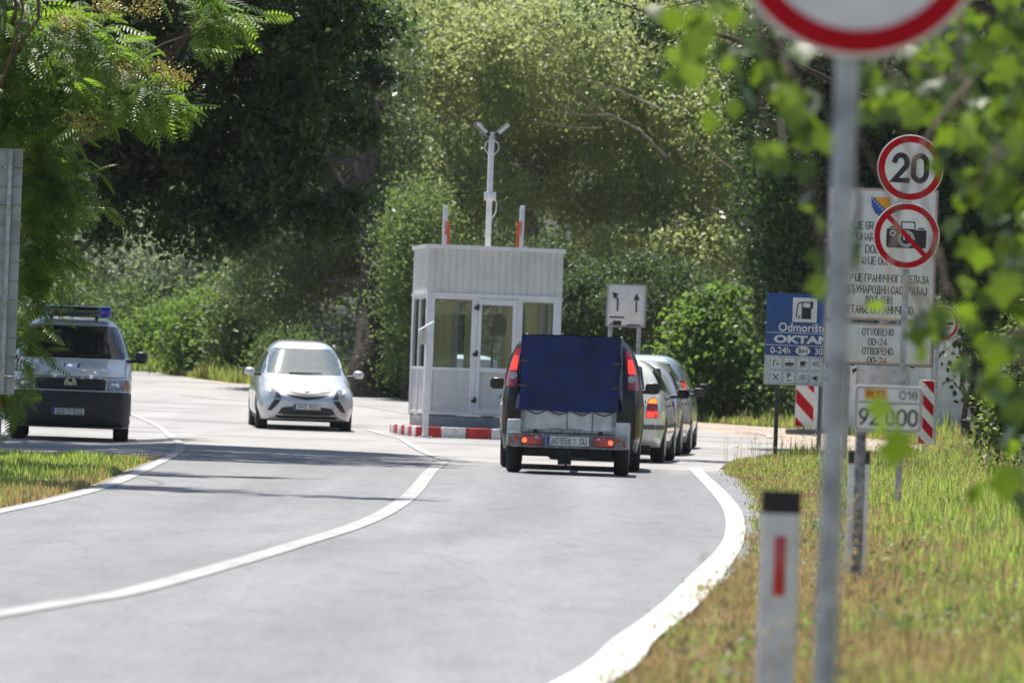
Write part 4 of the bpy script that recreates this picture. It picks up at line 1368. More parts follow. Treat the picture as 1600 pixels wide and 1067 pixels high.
    def underbody(self, w, z0, z1, y0, y1):
        MB().box((0, (y0 + y1) / 2 - self.L / 2, (z0 + z1) / 2), (2 * w, y1 - y0, z1 - z0)).build('underbody', RUBBER, self.root, bevel=0.03)

    def mirrors(self, x, y, z, m, w=0.20, h=0.14, arm=0.12, m2=None):
        for sg in (-1, 1):
            b_ = MB(); n = 14; rings = []
            for i, (yy, k) in enumerate(((-0.07, 0.30), (-0.06, 0.62), (-0.03, 0.9), (0.02, 1.0), (0.05, 0.96), (0.055, 0.86))):
                rings.append([(sg * (x + w / 2) + w / 2 * k * math.copysign(abs(math.cos(t)) ** 0.6, math.cos(t)), y - self.L / 2 + yy, z + h / 2 * k * math.copysign(abs(math.sin(t)) ** 0.6, math.sin(t))) for t in (2 * math.pi * j / n for j in range(n))])
            vs = [q for r_ in rings for q in r_]
            fs = [(i * n + k, i * n + (k + 1) % n, (i + 1) * n + (k + 1) % n, (i + 1) * n + k) for i in range(5) for k in range(n)]
            b_.add(vs, fs + [tuple(range(n))], 0, True)
            o = b_.build('mirror', m, self.root)
            g_ = MB(); g_.add([(q[0], q[1] + 0.002, q[2]) for q in rings[-1]], [tuple(range(n))])
            g_.build('mirror_glass', mat('mirror_dark', (0.012, 0.013, 0.014), 0.12, spec=0.4), o)
            MB().tube([(sg * (x - arm), y - self.L / 2 + 0.04, z - h * 0.35), (sg * (x + 0.03), y - self.L / 2 + 0.01, z - h * 0.28)], 0.028, 8).build('arm', m2 or m, o)

    def plate(self, view, cx, cz, txt, band=True, w=0.52, h=0.112, off=0.012):
        loc, n, d_ = self.hit(view, cx, cz)
        pl = MB().prism(rrect(0, 0, w / 2, h / 2, 0.01, 3), -0.006, 0.004).build('number_plate', mat('plate_white', (0.66, 0.66, 0.64), 0.4), self.root)
        pl.location = loc + n * off
        if view == 'rear': pl.rotation_euler = (0, 0, math.pi)
        ed = MB(); o_, i_ = rrect(0, 0, w / 2 - 0.001, h / 2 - 0.001, 0.01, 3), rrect(0, 0, w / 2 - 0.008, h / 2 - 0.008, 0.008, 3); n_ = len(o_)
        ed.add([(p[0], -0.0075, p[1]) for p in o_] + [(p[0], -0.0075, p[1]) for p in i_], [(k, (k + 1) % n_, n_ + (k + 1) % n_, n_ + k) for k in range(n_)])
        ed.build('plate_frame', BLACK, pl)
        if band: MB().box((-w / 2 + 0.03, -0.0072, 0), (0.042, 0.002, h - 0.018)).build('blue_band', mat('plate_blue', (0.02, 0.06, 0.28), 0.4), pl)
        stext(txt, 0.022, 0, w * 0.80, h * 0.70, -0.0085, BLACK, pl, wt=0.85)
        return pl


GLD = mat('car_glass', (0.014, 0.017, 0.018), 0.04, spec=0.9, coat=0.4, vary=0.05)
GLL = mat('sky_pale_windscreen', (0.085, 0.115, 0.112), 0.05, spec=1.0, coat=1.0, vary=0.08)  # pale base colour stands for the sky's reflection and the light cabin
CHROME = mat('chrome', (0.62, 0.63, 0.65), 0.12, 1.0, vary=0.05)
HEAD = mat('headlight_glass', (0.34, 0.36, 0.38), 0.12, 0.3, coat=1.0, vary=0.3, scale=18)
AMBER = mat('amber_lens', (0.75, 0.22, 0.02), 0.25, coat=0.6)
AMB_ON = mat('amber_lens_lit', (1.0, 0.30, 0.04), 0.25, emit=0.6)
TAIL = mat('tail_lens', (0.36, 0.008, 0.012), 0.2, coat=0.8)
TAIL_ON = mat('tail_lens_lit', (1.0, 0.05, 0.03), 0.2, emit=0.6)
YEL_ON = mat('headlamp_lit', (1.0, 0.85, 0.45), 0.2, emit=1.0)
SILVER = mat('silver_paint', (0.54, 0.555, 0.57), 0.32, 0.45, coat=1.0, vary=0.03, scale=2)
VANS = mat('van_silver_paint', (0.66, 0.66, 0.63), 0.42, 0.25, coat=0.7, vary=0.04, scale=2)
BLACKP = mat('black_paint', (0.005, 0.005, 0.006), 0.3, spec=0.3, coat=0.25, vary=0.1)
CREAM = mat('cream_white_paint', (0.74, 0.72, 0.64), 0.35, coat=1.0, vary=0.04, scale=2)
SILV2 = mat('warm_silver_paint', (0.46, 0.45, 0.43), 0.32, 0.5, coat=1.0, vary=0.04, scale=2)
BLUEP = mat('pale_blue_paint', (0.36, 0.44, 0.50), 0.3, 0.45, coat=1.0, vary=0.04, scale=2)
PALE = mat('pale_green_grey_paint', (0.55, 0.60, 0.60), 0.35, coat=1.0, vary=0.04)
GREYB = mat('grey_bumper', (0.10, 0.10, 0.105), 0.6)

# --- police van, parked left
S = dict(cat='van', L=4.9, p=8.0, bf=0.07, br=0.03,
         top=[(0, .80), (.10, .98), (.4, 1.12), (.85, 1.25), (.98, 1.30), (1.62, 1.80), (1.85, 1.91), (2.5, 1.955), (4.6, 1.94), (4.85, 1.80), (4.9, 1.4)],
         bot=[(0, .28), (.1, .22), (.5, .21), (4.6, .24), (4.9, .32)],
         wid=[(0, .80), (.10, .885), (.35, .94), (.8, .955), (4.6, .955), (4.9, .89)],
         tum=[(.2, .965), (.5, 1), (1.2, 1), (1.32, .965), (1.8, .83), (1.96, .79)])
dv = 80.0
pv = W(107, 690, dv)
van = Car('parked_van', 'silver police van with blue roof light bar parked at the left edge behind leaves', (pv.x - 0.19, dv + 2.45, float(zt(pv.x, dv))), R(4.3), S, VANS)
ws = van.patch('windscreen', [(-.83, 1.30), (.83, 1.30), (.80, 1.42), (.715, 1.79), (.66, 1.815), (-.66, 1.815), (-.715, 1.79), (-.80, 1.42)], 'front', mat('van_windscreen', (0.010, 0.012, 0.012), 0.05, spec=0.45, vary=0.1), 0.004)
gr = van.patch('grille', [(-.545, .80), (.545, .80), (.56, .955), (.5, .985), (-.5, .985), (-.56, .955)], 'front', DKPLASTIC, 0.006)
for z in (.835, .875, .915, .95):
    van.patch('grille_bar', [(-.53, z), (.53, z), (.53, z + .012), (-.53, z + .012)], 'front', mat('grille_black', (0.03, 0.03, 0.032), 0.35), 0.012, parent=gr)
for q in van.patch('headlight', [(.575, .80), (.90, .80), (.925, .84), (.90, .97), (.60, .985), (.57, .95)], 'front', HEAD, 0.008, mirror=True):
    sg = 1 if sum(v.co.x for v in q.data.vertices) > 0 else -1
    pts = [(.82, .815), (.895, .815), (.915, .85), (.90, .955), (.835, .955)]
    van.patch('indicator', [(sg * x, z) for x, z in pts][::sg], 'front', mat('amber_dim', (0.5, 0.16, 0.03), 0.3, coat=0.5), 0.012, parent=q)
    l2 = van.hit('front', sg * 0.70, .89)[0]
    MB().lathe([(0.001, -0.012), (.035, -.014), (.062, -.010), (.066, 0)], 'y', 24, (l2.x, l2.y - 0.006, l2.z)).build('lamp_bowl', CHROME, q)
bmp = van.patch('bumper', [(-.92, .24), (.92, .24), (.945, .4), (.94, .76), (.90, .775), (-.90, .775), (-.94, .76), (-.945, .4)], 'front', mat('bumper_plastic', (0.017, 0.018, 0.020), 0.5), 0.016)
for sd_ in ('left', 'right'):
    van.patch('side_bumper', [(.02, .26), (.52, .26), (.56, .5), (.50, .74), (.05, .765)], sd_, MATS['bumper_plastic'], 0.010)
    van.patch('side_window', [(1.15, 1.33), (1.95, 1.33), (1.95, 1.76), (1.62, 1.76), (1.3, 1.52)], sd_, GLD)
    van.patch('side_window', [(2.05, 1.33), (3.35, 1.33), (3.35, 1.76), (2.05, 1.76)], sd_, GLD)
    van.patch('side_window', [(3.5, 1.33), (4.6, 1.33), (4.55, 1.76), (3.5, 1.76)], sd_, GLD)
    van.patch('door_handle', [(1.95, 1.12), (2.12, 1.12), (2.12, 1.155), (1.95, 1.155)], sd_, DKPLASTIC, 0.03)
for poly in ([(-.50, .60), (-.30, .60), (-.30, .70), (-.50, .70)], [(-.27, .60), (.27, .60), (.27, .70), (-.27, .70)], [(.30, .60), (.50, .60), (.50, .70), (.30, .70)]):
    van.patch('air_inlet', poly, 'front', BLACK, 0.02, parent=bmp)
van.plate('front', -0.02, .465, 'J26-T-522', off=0.03)
l2, n2, _ = van.hit('front', 0, .885)
eb = MB().ring((0, 0), 0.082, 0.094, -0.008, 0.004, 40)
for pts in (((-.050, .064), (-.012, -.012), (0.0, .018), (.012, -.012), (.050, .064)), ((-.070, .045), (-.034, -.068), (0, .002), (.034, -.068), (.070, .045))):
    for a, b_ in zip(pts[:-1], pts[1:]):
        a, b_ = Vector((a[0], 0, a[1])), Vector((b_[0], 0, b_[1])); dd = (b_ - a).normalized(); nn = Vector((-dd.z, 0, dd.x)) * 0.008
        eb.prism([(q.x, q.z) for q in (a - nn, b_ - nn, b_ + nn, a + nn)], -0.006, 0.002)
e_ = eb.build('badge', CHROME, van.root); e_.location = l2 + n2 * 0.022
bd = van.patch('bonnet_shield', [(-.15, 1.225), (-.13, 1.14), (0, 1.075), (.15, 1.14), (.17, 1.225), (.10, 1.205), (0, 1.23), (-.10, 1.205)], 'front', mat('shield_white', (0.68, 0.68, 0.74), 0.5), 0.004, step=0.03)
van.patch('shield_blue', [(-.135, 1.215), (-.122, 1.150), (-.09, 1.140), (-.09, 1.20)], 'front', BLUE, 0.008, parent=bd, step=0.03)
van.patch('shield_blue', [(.09, 1.20), (.09, 1.140), (.135, 1.150), (.152, 1.215)], 'front', BLUE, 0.008, parent=bd, step=0.03)
van.patch('bonnet_seam', [(-.90, 1.00), (.90, 1.00), (.90, 1.012), (-.90, 1.012)], 'front', BLACK, 0.002)
for sg in (-1, 1):
    pts = [van.hit('front', sg * x, z) for x, z in ((.10, 1.315), (.35, 1.33), (.62, 1.345))]
    MB().tube([a + n_ * 0.025 for a, n_, _ in pts], [0.014, 0.010, 0.008], 6).build('wiper', DKPLASTIC, van.root)
van.mirrors(1.00, 1.05, 1.34, DKPLASTIC, 0.20, 0.20, 0.14)
van.wheels(.88, 3.9, .325, .24, .93)
van.underbody(.72, .20, .34, .35, 4.6)
lb = MB().box((0, 1.9 - 2.45, 2.045), (.80, .30, .17)).build('light_bar', mat('bar_dark', (0.006, 0.02, 0.018), 0.2, coat=1.0), van.root, bevel=0.03)
for sg in (-1, 1):
    MB().box((sg * .497, 1.9 - 2.45, 2.045), (.185, .31, .18)).build('beacon_dome', mat('blue_dome', (0.01, 0.035, 0.42), 0.15, coat=1.0), lb, bevel=0.035)
    MB().box((sg * .36, 1.9 - 2.45, 1.945), (.05, .2, .06)).build('bar_foot', DKPLASTIC, lb)
MB().tube([(-.02, 2.2 - 2.45, 1.94), (-.02, 2.35 - 2.45, 2.9)], 0.006, 5).build('aerial', DKPLASTIC, van.root)

# --- silver MPV coming towards the camera
S = dict(cat='car', L=4.66, p=5.5, bf=0.13, br=0.06, sig=0.06,
         top=[(0, .70), (.12, .79), (.5, .93), (.9, 1.02), (1.08, 1.06), (1.85, 1.59), (2.2, 1.70), (2.9, 1.745), (3.9, 1.68), (4.35, 1.50), (4.6, 1.05), (4.66, .9)],
         bot=[(0, .27), (.1, .21), (.6, .19), (4.2, .22), (4.66, .3)],
         wid=[(0, .64), (.10, .79), (.35, .895), (.8, .935), (3.8, .935), (4.4, .86), (4.66, .72)],
         tum=[(.2, .93), (.42, 1.0), (.75, 1.0), (.95, .965), (1.05, .935), (1.5, .80), (1.75, .735)])
dz_ = 97.6
pz_ = W(478, 668, dz_)
zaf = Car('approaching_car', 'silver people carrier driving towards the camera in the left lane', (pz_.x - math.sin(R(5.6)) * 2.33, dz_ + 2.33, float(zt(pz_.x, dz_ + 0.6)) - 0.01), R(5.6), S, SILVER)
zaf.patch('windscreen', [(-.70, 1.075), (0, 1.055), (.70, 1.075), (.72, 1.12), (.635, 1.545), (.54, 1.575), (-.54, 1.575), (-.635, 1.545), (-.72, 1.12)], 'front', GLL, 0.004)
zg = zaf.patch('grille', [(-.45, .745), (-.36, .665), (-.2, .605), (0, .585), (.2, .605), (.36, .665), (.45, .745), (.2, .73), (0, .722), (-.2, .73)], 'front', DKPLASTIC, 0.006)
zaf.patch('chrome_bar', [(-.46, .775), (-.44, .745), (-.2, .708), (0, .695), (.2, .708), (.44, .745), (.46, .775), (.2, .745), (0, .735), (-.2, .745)], 'front', CHROME, 0.014, parent=zg)
zaf.patch('grille_bar', [(-.33, .662), (0, .632), (.33, .662), (.33, .672), (0, .644), (-.33, .672)], 'front', mat('grille_grey', (0.10, 0.10, 0.105), 0.3), 0.012, parent=zg)
l2, n2, _ = zaf.hit('front', 0, .735)
e_ = MB().ring((0, 0), .040, .050, -.006, .004, 32).prism([(-.06, -.006), (-.01, -.018), (.06, .006), (.01, .018)], -.005, .002).build('badge', CHROME, zaf.root); e_.location = l2 + n2 * 0.02
for q in zaf.patch('headlight', [(.475, .625), (.50, .575), (.60, .60), (.665, .66), (.735, .735), (.745, .79), (.66, .80), (.565, .775)], 'front', HEAD, 0.008, mirror=True, step=0.03):
    sg = 1 if sum(v.co.x for v in q.data.vertices) > 0 else -1
    pts = [(.69, .725), (.735, .745), (.742, .785), (.685, .79)]
    zaf.patch('running_light', [(sg * x, z) for x, z in pts][::sg], 'front', YEL_ON, 0.013, parent=q, step=0.02)
    pts = [(.50, .60), (.585, .615), (.61, .70), (.565, .74), (.51, .66)]
    zaf.patch('lamp_bowl', [(sg * x, z) for x, z in pts][::sg], 'front', mat('lamp_dark', (0.05, 0.055, 0.06), 0.1, coat=1.0), 0.011, parent=q, step=0.03)
zaf.patch('fog_lamp_trim', [(.50, .57), (.61, .590), (.66, .52), (.745, .375), (.675, .365), (.58, .46)], 'front', DKPLASTIC, 0.007, mirror=True, step=0.03)
zi = zaf.patch('lower_intake', [(-.55, .315), (.55, .315), (.47, .435), (.30, .455), (-.30, .455), (-.47, .435)], 'front', BLACK, 0.022)
zaf.patch('chin_spoiler', [(-.56, .245), (.56, .245), (.60, .285), (-.60, .285)], 'front', DKPLASTIC, 0.012)
zaf.plate('front', 0.0, .455, '9HZ 3051', off=0.022)
zaf.patch('bonnet_seam', [(-.74, .80), (-.5, .79), (0, .778), (.5, .79), (.74, .80), (.74, .806), (0, .786), (-.74, .806)], 'front', mat('seam_grey', (0.08, 0.08, 0.085), 0.5), 0.002)
for sd_ in ('left', 'right'):
    zaf.patch('side_window', [(1.32, 1.06), (2.2, 1.06), (2.2, 1.50), (1.95, 1.47), (1.5, 1.22)], sd_, GLD)
    zaf.patch('side_window', [(2.28, 1.06), (3.15, 1.07), (3.15, 1.52), (2.28, 1.51)], sd_, GLD)
    zaf.patch('side_window', [(3.22, 1.08), (4.1, 1.12), (3.95, 1.42), (3.22, 1.51)], sd_, GLD)
    zaf.patch('door_seam', [(2.22, .35), (2.235, .35), (2.235, 1.04), (2.22, 1.04)], sd_, MATS['seam_grey'], 0.002)
    zaf.patch('door_handle', [(1.98, .90), (2.15, .90), (2.15, .93), (1.98, .93)], sd_, SILVER, 0.03)
for sg in (-1, 1):
    pts = [zaf.hit('front', x, z) for x, z in ((sg * .05 - .25, 1.085), (sg * .05 - .02, 1.09), (sg * .05 + .28, 1.098))]
    MB().tube([a + n_ * 0.02 for a, n_, _ in pts], [0.012, 0.010, 0.007], 6).build('wiper', DKPLASTIC, zaf.root)
zaf.mirrors(.95, 1.25, 1.10, SILVER, 0.20, 0.15, 0.12, DKPLASTIC)
zaf.wheels(.95, 3.71, .325, .225, .92, R(-2))
zaf.underbody(.72, .17, .32, .4, 4.3)

# --- queue ---------------------------------------------------------------
TUM = [(.2, .94), (.45, 1.0), (.85, 1.0), (1.0, .965), (1.45, .84), (1.66, .77)]
MPV = dict(cat='car', L=4.2, p=6.5, bf=0.10, br=0.07,
           top=[(0, .72), (.15, .85), (.85, 1.0), (1.05, 1.05), (1.85, 1.52), (2.3, 1.63), (3.7, 1.64), (4.0, 1.58), (4.12, 1.35), (4.2, 1.0)],
           bot=[(0, .27), (.1, .21), (.6, .19), (3.8, .22), (4.2, .30)],
           wid=[(0, .66), (.12, .79), (.5, .88), (.9, .91), (3.5, .915), (4.05, .87), (4.2, .80)], tum=TUM)
HATCH = dict(cat='car', L=4.2, p=6.0, bf=0.10, br=0.06,
             top=[(0, .66), (.15, .78), (.85, .92), (1.05, .96), (1.85, 1.37), (2.3, 1.47), (3.5, 1.475), (3.85, 1.40), (4.05, 1.12), (4.15, .92), (4.2, .80)],
             bot=[(0, .26), (.1, .20), (.6, .18), (3.8, .22), (4.2, .32)],
             wid=[(0, .62), (.12, .74), (.5, .82), (.9, .845), (3.6, .85), (4.05, .80), (4.2, .74)],
             tum=[(.2, .94), (.45, 1.0), (.8, 1.0), (.95, .965), (1.4, .80), (1.5, .755)])


def queue_car(name, label, px_right, py, d, head, S, paint, group='cars queuing at the checkpoint'):
    """rear bumper's right end at px_right"""
    p = W(px_right, py, d)
    w = max(q[1] for q in S['wid']) * 0.94
    hx, hy = math.sin(head), math.cos(head)
    rc = Vector((p.x - math.cos(head) * w, d + math.sin(head) * w, 0))
    c = rc + Vector((hx, hy, 0)) * S['L'] / 2
    return Car(name, label, (c.x, c.y, float(zt(c.x, c.y))), math.pi - head, S, paint, group)


def common(c, belt, roof, glass=GLD):
    """side windows, handles and seams"""
    for sd_ in ('left', 'right'):
        c.patch('side_window', [(1.28, belt), (2.15, belt + .01), (2.15, roof - .02), (1.95, roof - .05), (1.5, belt + .17)], sd_, glass)
        c.patch('side_window', [(2.23, belt + .01), (3.05, belt + .03), (3.05, roof - .03), (2.23, roof - .02)], sd_, glass)
        c.patch('side_window', [(3.12, belt + .03), (3.72, belt + .08), (3.62, roof - .10), (3.12, roof - .04)], sd_, glass)
        for y in (2.19, 3.08):
            c.patch('door_seam', [(y, .35), (y + .013, .35), (y + .013, belt - .02), (y, belt - .02)], sd_, BLACK, 0.002)
            c.patch('door_handle', [(y - .24, belt - .17), (y - .06, belt - .17), (y - .06, belt - .135), (y - .24, belt - .135)], sd_, DKPLASTIC, 0.03)
        c.patch('sill_trim', [(.5, .27), (3.7, .27), (3.7, .30), (.5, .30)], sd_, DKPLASTIC, 0.006)
    c.patch('windscreen', [(-.62, belt + .06), (.62, belt + .06), (.52, roof - .06), (-.52, roof - .06)], 'front', GLD)
    c.patch('headlight', [(.36, .58), (.66, .60), (.70, .70), (.42, .68)], 'front', HEAD, 0.008, mirror=True)
    c.patch('grille', [(-.32, .58), (.32, .58), (.34, .67), (-.34, .67)], 'front', DKPLASTIC, 0.006)


# black MPV that tows the trailer
db_ = 64.4
blk = queue_car('towing_car', 'black people carrier with tall red tail lights, towing the blue covered trailer', 996, 733, db_, R(1.5), dict(MPV, p=8.5, top=[(y, z * 1.03 if z > 1.2 else z) for y, z in MPV['top']], tum=[(.2, .94), (.45, 1.0), (.85, 1.0), (1.0, .975), (1.45, .885), (1.7, .825)]), BLACKP)
common(blk, 1.04, 1.56)
blk.patch('rear_window', [(-.60, 1.10), (.60, 1.10), (.55, 1.47), (-.55, 1.47)], 'rear', GLD, 0.006)
for q in blk.patch('tail_light', [(.70, 1.03), (.85, 1.03), (.80, 1.26), (.715, 1.50), (.655, 1.52), (.665, 1.40), (.695, 1.22)], 'rear', TAIL, 0.010, mirror=True, step=0.03):
    sg = -1 if sum(v.co.x for v in q.data.vertices) > 0 else 1
    f_ = lambda pts: [(sg * x, z) for x, z in pts][::sg]
    blk.patch('brake_lamp', f_([(.70, 1.235), (.785, 1.235), (.735, 1.41), (.685, 1.41)]), 'rear', TAIL_ON, 0.015, parent=q, step=0.03)
    blk.patch('reversing_lamp', f_([(.735 + .042 * math.cos(t * math.pi / 8), 1.165 + .048 * math.sin(t * math.pi / 8)) for t in range(16)]), 'rear', mat('clear_lens', (0.42, 0.40, 0.40), 0.2, coat=0.6), 0.015, parent=q, step=0.03)
blk.patch('rear_reflector', [(.70, .50), (.76, .50), (.76, .60), (.70, .60)], 'rear', TAIL, 0.012, mirror=True)
blk.patch('bumper_strip', [(-.80, .62), (.80, .62), (.80, .65), (-.80, .65)], 'rear', DKPLASTIC, 0.015)
blk.mirrors(.92, 1.32, 1.06, BLACKP, 0.20, 0.15, 0.12)
blk.wheels(.85, 3.45, .31, .21, .885)
blk.underbody(.70, .16, .32, .4, 3.95)
for sg in (-1, 1):
    MB().tube([(sg * .60, y - 2.1, z) for y, z in ((2.1, 1.61), (2.25, 1.685), (3.5, 1.695), (3.75, 1.64))], 0.020, 8).build('roof_rail', CHROME, blk.root)

# white hatchback
wh_ = queue_car('queuing_car', 'cream white hatchback with lit right tail light just ahead of the black car', 1028, 722, 73.0, R(5.0), HATCH, CREAM)
common(wh_, .97, 1.40)
wh_.patch('rear_window', [(-.56, 1.05), (.56, 1.05), (.50, 1.36), (.44, 1.385), (-.44, 1.385), (-.50, 1.36)], 'rear', GLD, 0.006)
for q in wh_.patch('tail_light', [(.60, .64), (.765, .64), (.77, .70), (.745, .89), (.70, .94), (.62, .90)], 'rear', TAIL, 0.010, mirror=True, step=0.03):
    sg = -1 if sum(v.co.x for v in q.data.vertices) > 0 else 1
    f_ = lambda pts: [(sg * x, z) for x, z in pts][::sg]
    wh_.patch('indicator', f_([(.625, .845), (.745, .845), (.735, .89), (.70, .925), (.635, .895)]), 'rear', AMB_ON, 0.015, parent=q, step=0.03)
    wh_.patch('brake_lamp', f_([(.61, .65), (.755, .65), (.757, .735), (.615, .735)]), 'rear', TAIL_ON, 0.015, parent=q, step=0.03)
wh_.patch('bumper_strip', [(-.76, .48), (.76, .48), (.77, .545), (-.77, .545)], 'rear', GREYB, 0.012)
for sd_ in ('left', 'right'):
    wh_.patch('bumper_strip', [(3.75, .48), (4.17, .48), (4.17, .545), (3.75, .545)], sd_, GREYB, 0.012)
    wh_.patch('side_strip', [(.9, .50), (3.2, .50), (3.2, .55), (.9, .55)], sd_, GREYB, 0.012)
wh_.plate('rear', 0.0, .70, 'TA-482-KP')
wh_.mirrors(.88, 1.32, 1.0, DKPLASTIC, 0.19, 0.14, 0.12)
wh_.wheels(.82, 3.36, .30, .20, .845)
wh_.underbody(.66, .15, .30, .4, 3.9)

# silver car
sv = queue_car('queuing_car', 'warm silver car between the cream hatchback and the pale blue car', 1054, 712, 81.6, R(5.5), dict(HATCH, top=[(y, z * 1.02) for y, z in HATCH['top']]), SILV2)
common(sv, .98, 1.43)
sv.patch('rear_window', [(-.56, 1.06), (.56, 1.06), (.50, 1.38), (-.50, 1.38)], 'rear', GLD, 0.006)
sv.patch('tail_light', [(.58, .66), (.76, .66), (.76, .78), (.74, .86), (.60, .84)], 'rear', TAIL, 0.010, mirror=True, step=0.03)
sv.patch('bumper_strip', [(-.76, .48), (.76, .48), (.77, .52), (-.77, .52)], 'rear', SILV2, 0.014)
sv.mirrors(.88, 1.32, 1.02, DKPLASTIC, 0.20, 0.15, 0.12)
sv.wheels(.82, 3.38, .305, .20, .85)
sv.underbody(.66, .15, .30, .4, 3.9)

# pale blue SUV
SUV = dict(MPV, top=[(y, z * 1.01) for y, z in MPV['top']])
su = queue_car('queuing_car', 'pale blue tall car at the head of the visible queue with high red tail light', 1069, 700, 91.0, R(5.0), SUV, BLUEP)
common(su, 1.06, 1.58)
su.patch('rear_window', [(-.60, 1.10), (.60, 1.10), (.54, 1.50), (-.54, 1.50)], 'rear', GLD, 0.006)
for q in su.patch('tail_light', [(.72, 1.0), (.83, 1.0), (.80, 1.22), (.74, 1.22)], 'rear', TAIL, 0.010, mirror=True, step=0.03):
    sg = -1 if sum(v.co.x for v in q.data.vertices) > 0 else 1
    su.patch('brake_lamp', [(sg * x, z) for x, z in [(.73, 1.02), (.82, 1.02), (.805, 1.17), (.745, 1.17)]][::sg], 'rear', TAIL_ON, 0.015, parent=q, step=0.03)
su.mirrors(.93, 1.32, 1.10, DKPLASTIC, 0.20, 0.16, 0.12)
su.wheels(.85, 3.45, .33, .22, .90)
su.underbody(.70, .18, .32, .4, 3.95)

# pale car seen through the booth glass
pb2 = W(733, 600, 110)
bk = Car('parked_car', 'pale grey green car seen through the booth glass beyond the booth', (pb2.x, 112.3, float(zt(pb2.x, 111)) - 0.03), R(14), dict(HATCH), PALE)
common(bk, .97, 1.40)
bk.patch('windscreen', [(-.64, 1.03), (.64, 1.03), (.55, 1.37), (-.55, 1.37)], 'front', GLD, 0.009)
bk.patch('rear_window', [(-.56, 1.05), (.56, 1.05), (.50, 1.36), (-.50, 1.36)], 'rear', GLD, 0.006)
bk.mirrors(.88, 1.32, 1.0, DKPLASTIC, 0.19, 0.14, 0.12)
bk.wheels(.82, 3.36, .30, .20, .845)

# --- trailer with blue tarpaulin (rear faces -y)
dt = 61.1
pt = W(885, 739, dt)
tr = thing('covered_trailer', 'small white box trailer under a tall blue tarpaulin, hitched to the black car', 'trailer', (pt.x, dt, 0.0), R(-1.5))
TW = mat('trailer_white', (0.60, 0.62, 0.63), 0.45, vary=0.12, scale=5, dirt=(0.40, 0.40, 0.38))
TB = mat('blue_tarpaulin', (0.006, 0.019, 0.105), 0.5, spec=0.3, vary=0.3, scale=3, bump=0.25)
FR = mat('trailer_frame_galv', (0.27, 0.28, 0.29), 0.5, 0.6, vary=0.3, scale=16)
bx = MB()
bx.box((0, 0.02, .645), (1.10, 0.03, .26)); bx.box((-.545, 0.95, .645), (.03, 1.83, .26)); bx.box((.545, 0.95, .645), (.03, 1.83, .26)); bx.box((0, 1.88, .645), (1.10, .03, .26)); bx.box((0, .95, .53), (1.06, 1.83, .03))
box = bx.build('box', TW, tr, bevel=0.004)
rb = MB()
for x in (-.015, .29):
    rb.box((x, 0.002, .64), (.018, .008, .25))
for x in (-.55, .55):
    rb.box((x, -0.004, .645), (.035, .03, .27))
rb.box((0, -0.002, .515), (1.13, .02, .03))
rb.build('corner_trim', FR, box)
text('www.autoprikolica.com', -.02, .542, .39, .030, 0.0035, BLACK, box, bold=0.01)
# tarpaulin with soft wrinkles
nx, nz = 44, 34
vs = []; fs = []
zb_, zt_t = .755, 1.655


def tarp_side(p0, p1, out, seed):
    o = len(vs)
    for j in range(nz + 1):
        t = j / nz
        for i in range(nx + 1):
            u = i / nx
            q = Vector(p0).lerp(Vector(p1), u)
            fl = 0.026 * (1 - t) ** 2
            wv = 0.007 * math.sin(u * 21 + seed + 3 * t) * (1 - t * 0.6) + 0.013 * math.sin((u * 1.3 + t) * 9 + seed) * (1 - t * 0.5) + 0.009 * math.sin((u - t * 0.8) * 17 + 2 * seed) + 0.005 * math.sin(t * 17 + u * 5 + seed) + 0.012 * math.sin(math.pi * u) * math.sin(math.pi * t)
            zz = zb_ + (zt_t - zb_) * t + (0.003 * math.sin(u * 26 + seed) + 0.005 * math.sin(u * 9) if j == 0 else 0)
            q = q + Vector(out) * (fl + wv)
            vs.append((q.x, q.y, zz))
    for j in range(nz):
        for i in range(nx):
            a = o + j * (nx + 1) + i
            fs.append((a, a + 1, a + nx + 2, a + nx + 1))


tarp_side((-.59, -.01, 0), (.59, -.01, 0), (0, -1, 0), 0.3)
tarp_side((.59, -.01, 0), (.59, 1.92, 0), (1, 0, 0), 1.7)
tarp_side((.59, 1.92, 0), (-.59, 1.92, 0), (0, 1, 0), 3.1)
tarp_side((-.59, 1.92, 0), (-.59, -.01, 0), (-1, 0, 0), 4.0)
o = len(vs)
for j in range(13):
    for i in range(13):
        u, t = i / 12, j / 12
        vs.append((-.60 + 1.20 * u, -.02 + 1.95 * t, zt_t + 0.012 * math.sin(math.pi * u) - 0.008 * math.sin(4 * math.pi * t) ** 2 * math.sin(math.pi * u)))
for j in range(12):
    for i in range(12):
        a = o + j * 13 + i
        fs.append((a, a + 1, a + 14, a + 13))
tp = MB().add(vs, fs, 0, True).build('tarpaulin', TB, tr)
for x in (-.56, .56):
    for z in (1.05, 1.34):
        MB().box((x, -.035, z), (.10, .010, .022)).build('strap', mat('brown_strap', (0.11, 0.075, 0.04), 0.7), tp)
bc = MB()
for i in range(4):
    x0 = -.52 + i * .27
    bc.tube([(x0, -.03, .77), (x0 + .07, -.022, .735), (x0 + .135, -.02, .712), (x0 + .20, -.022, .735), (x0 + .26, -.03, .772)], .007, 6)
bc.build('bungee_cord', BLACK, tr)
MB().box((0, .02, .405), (1.42, .05, .165)).build('light_board', FR, tr, bevel=0.004)
MB().box((0, -.012, .327), (1.15, .02, .02)).build('lower_rail', FR, tr)
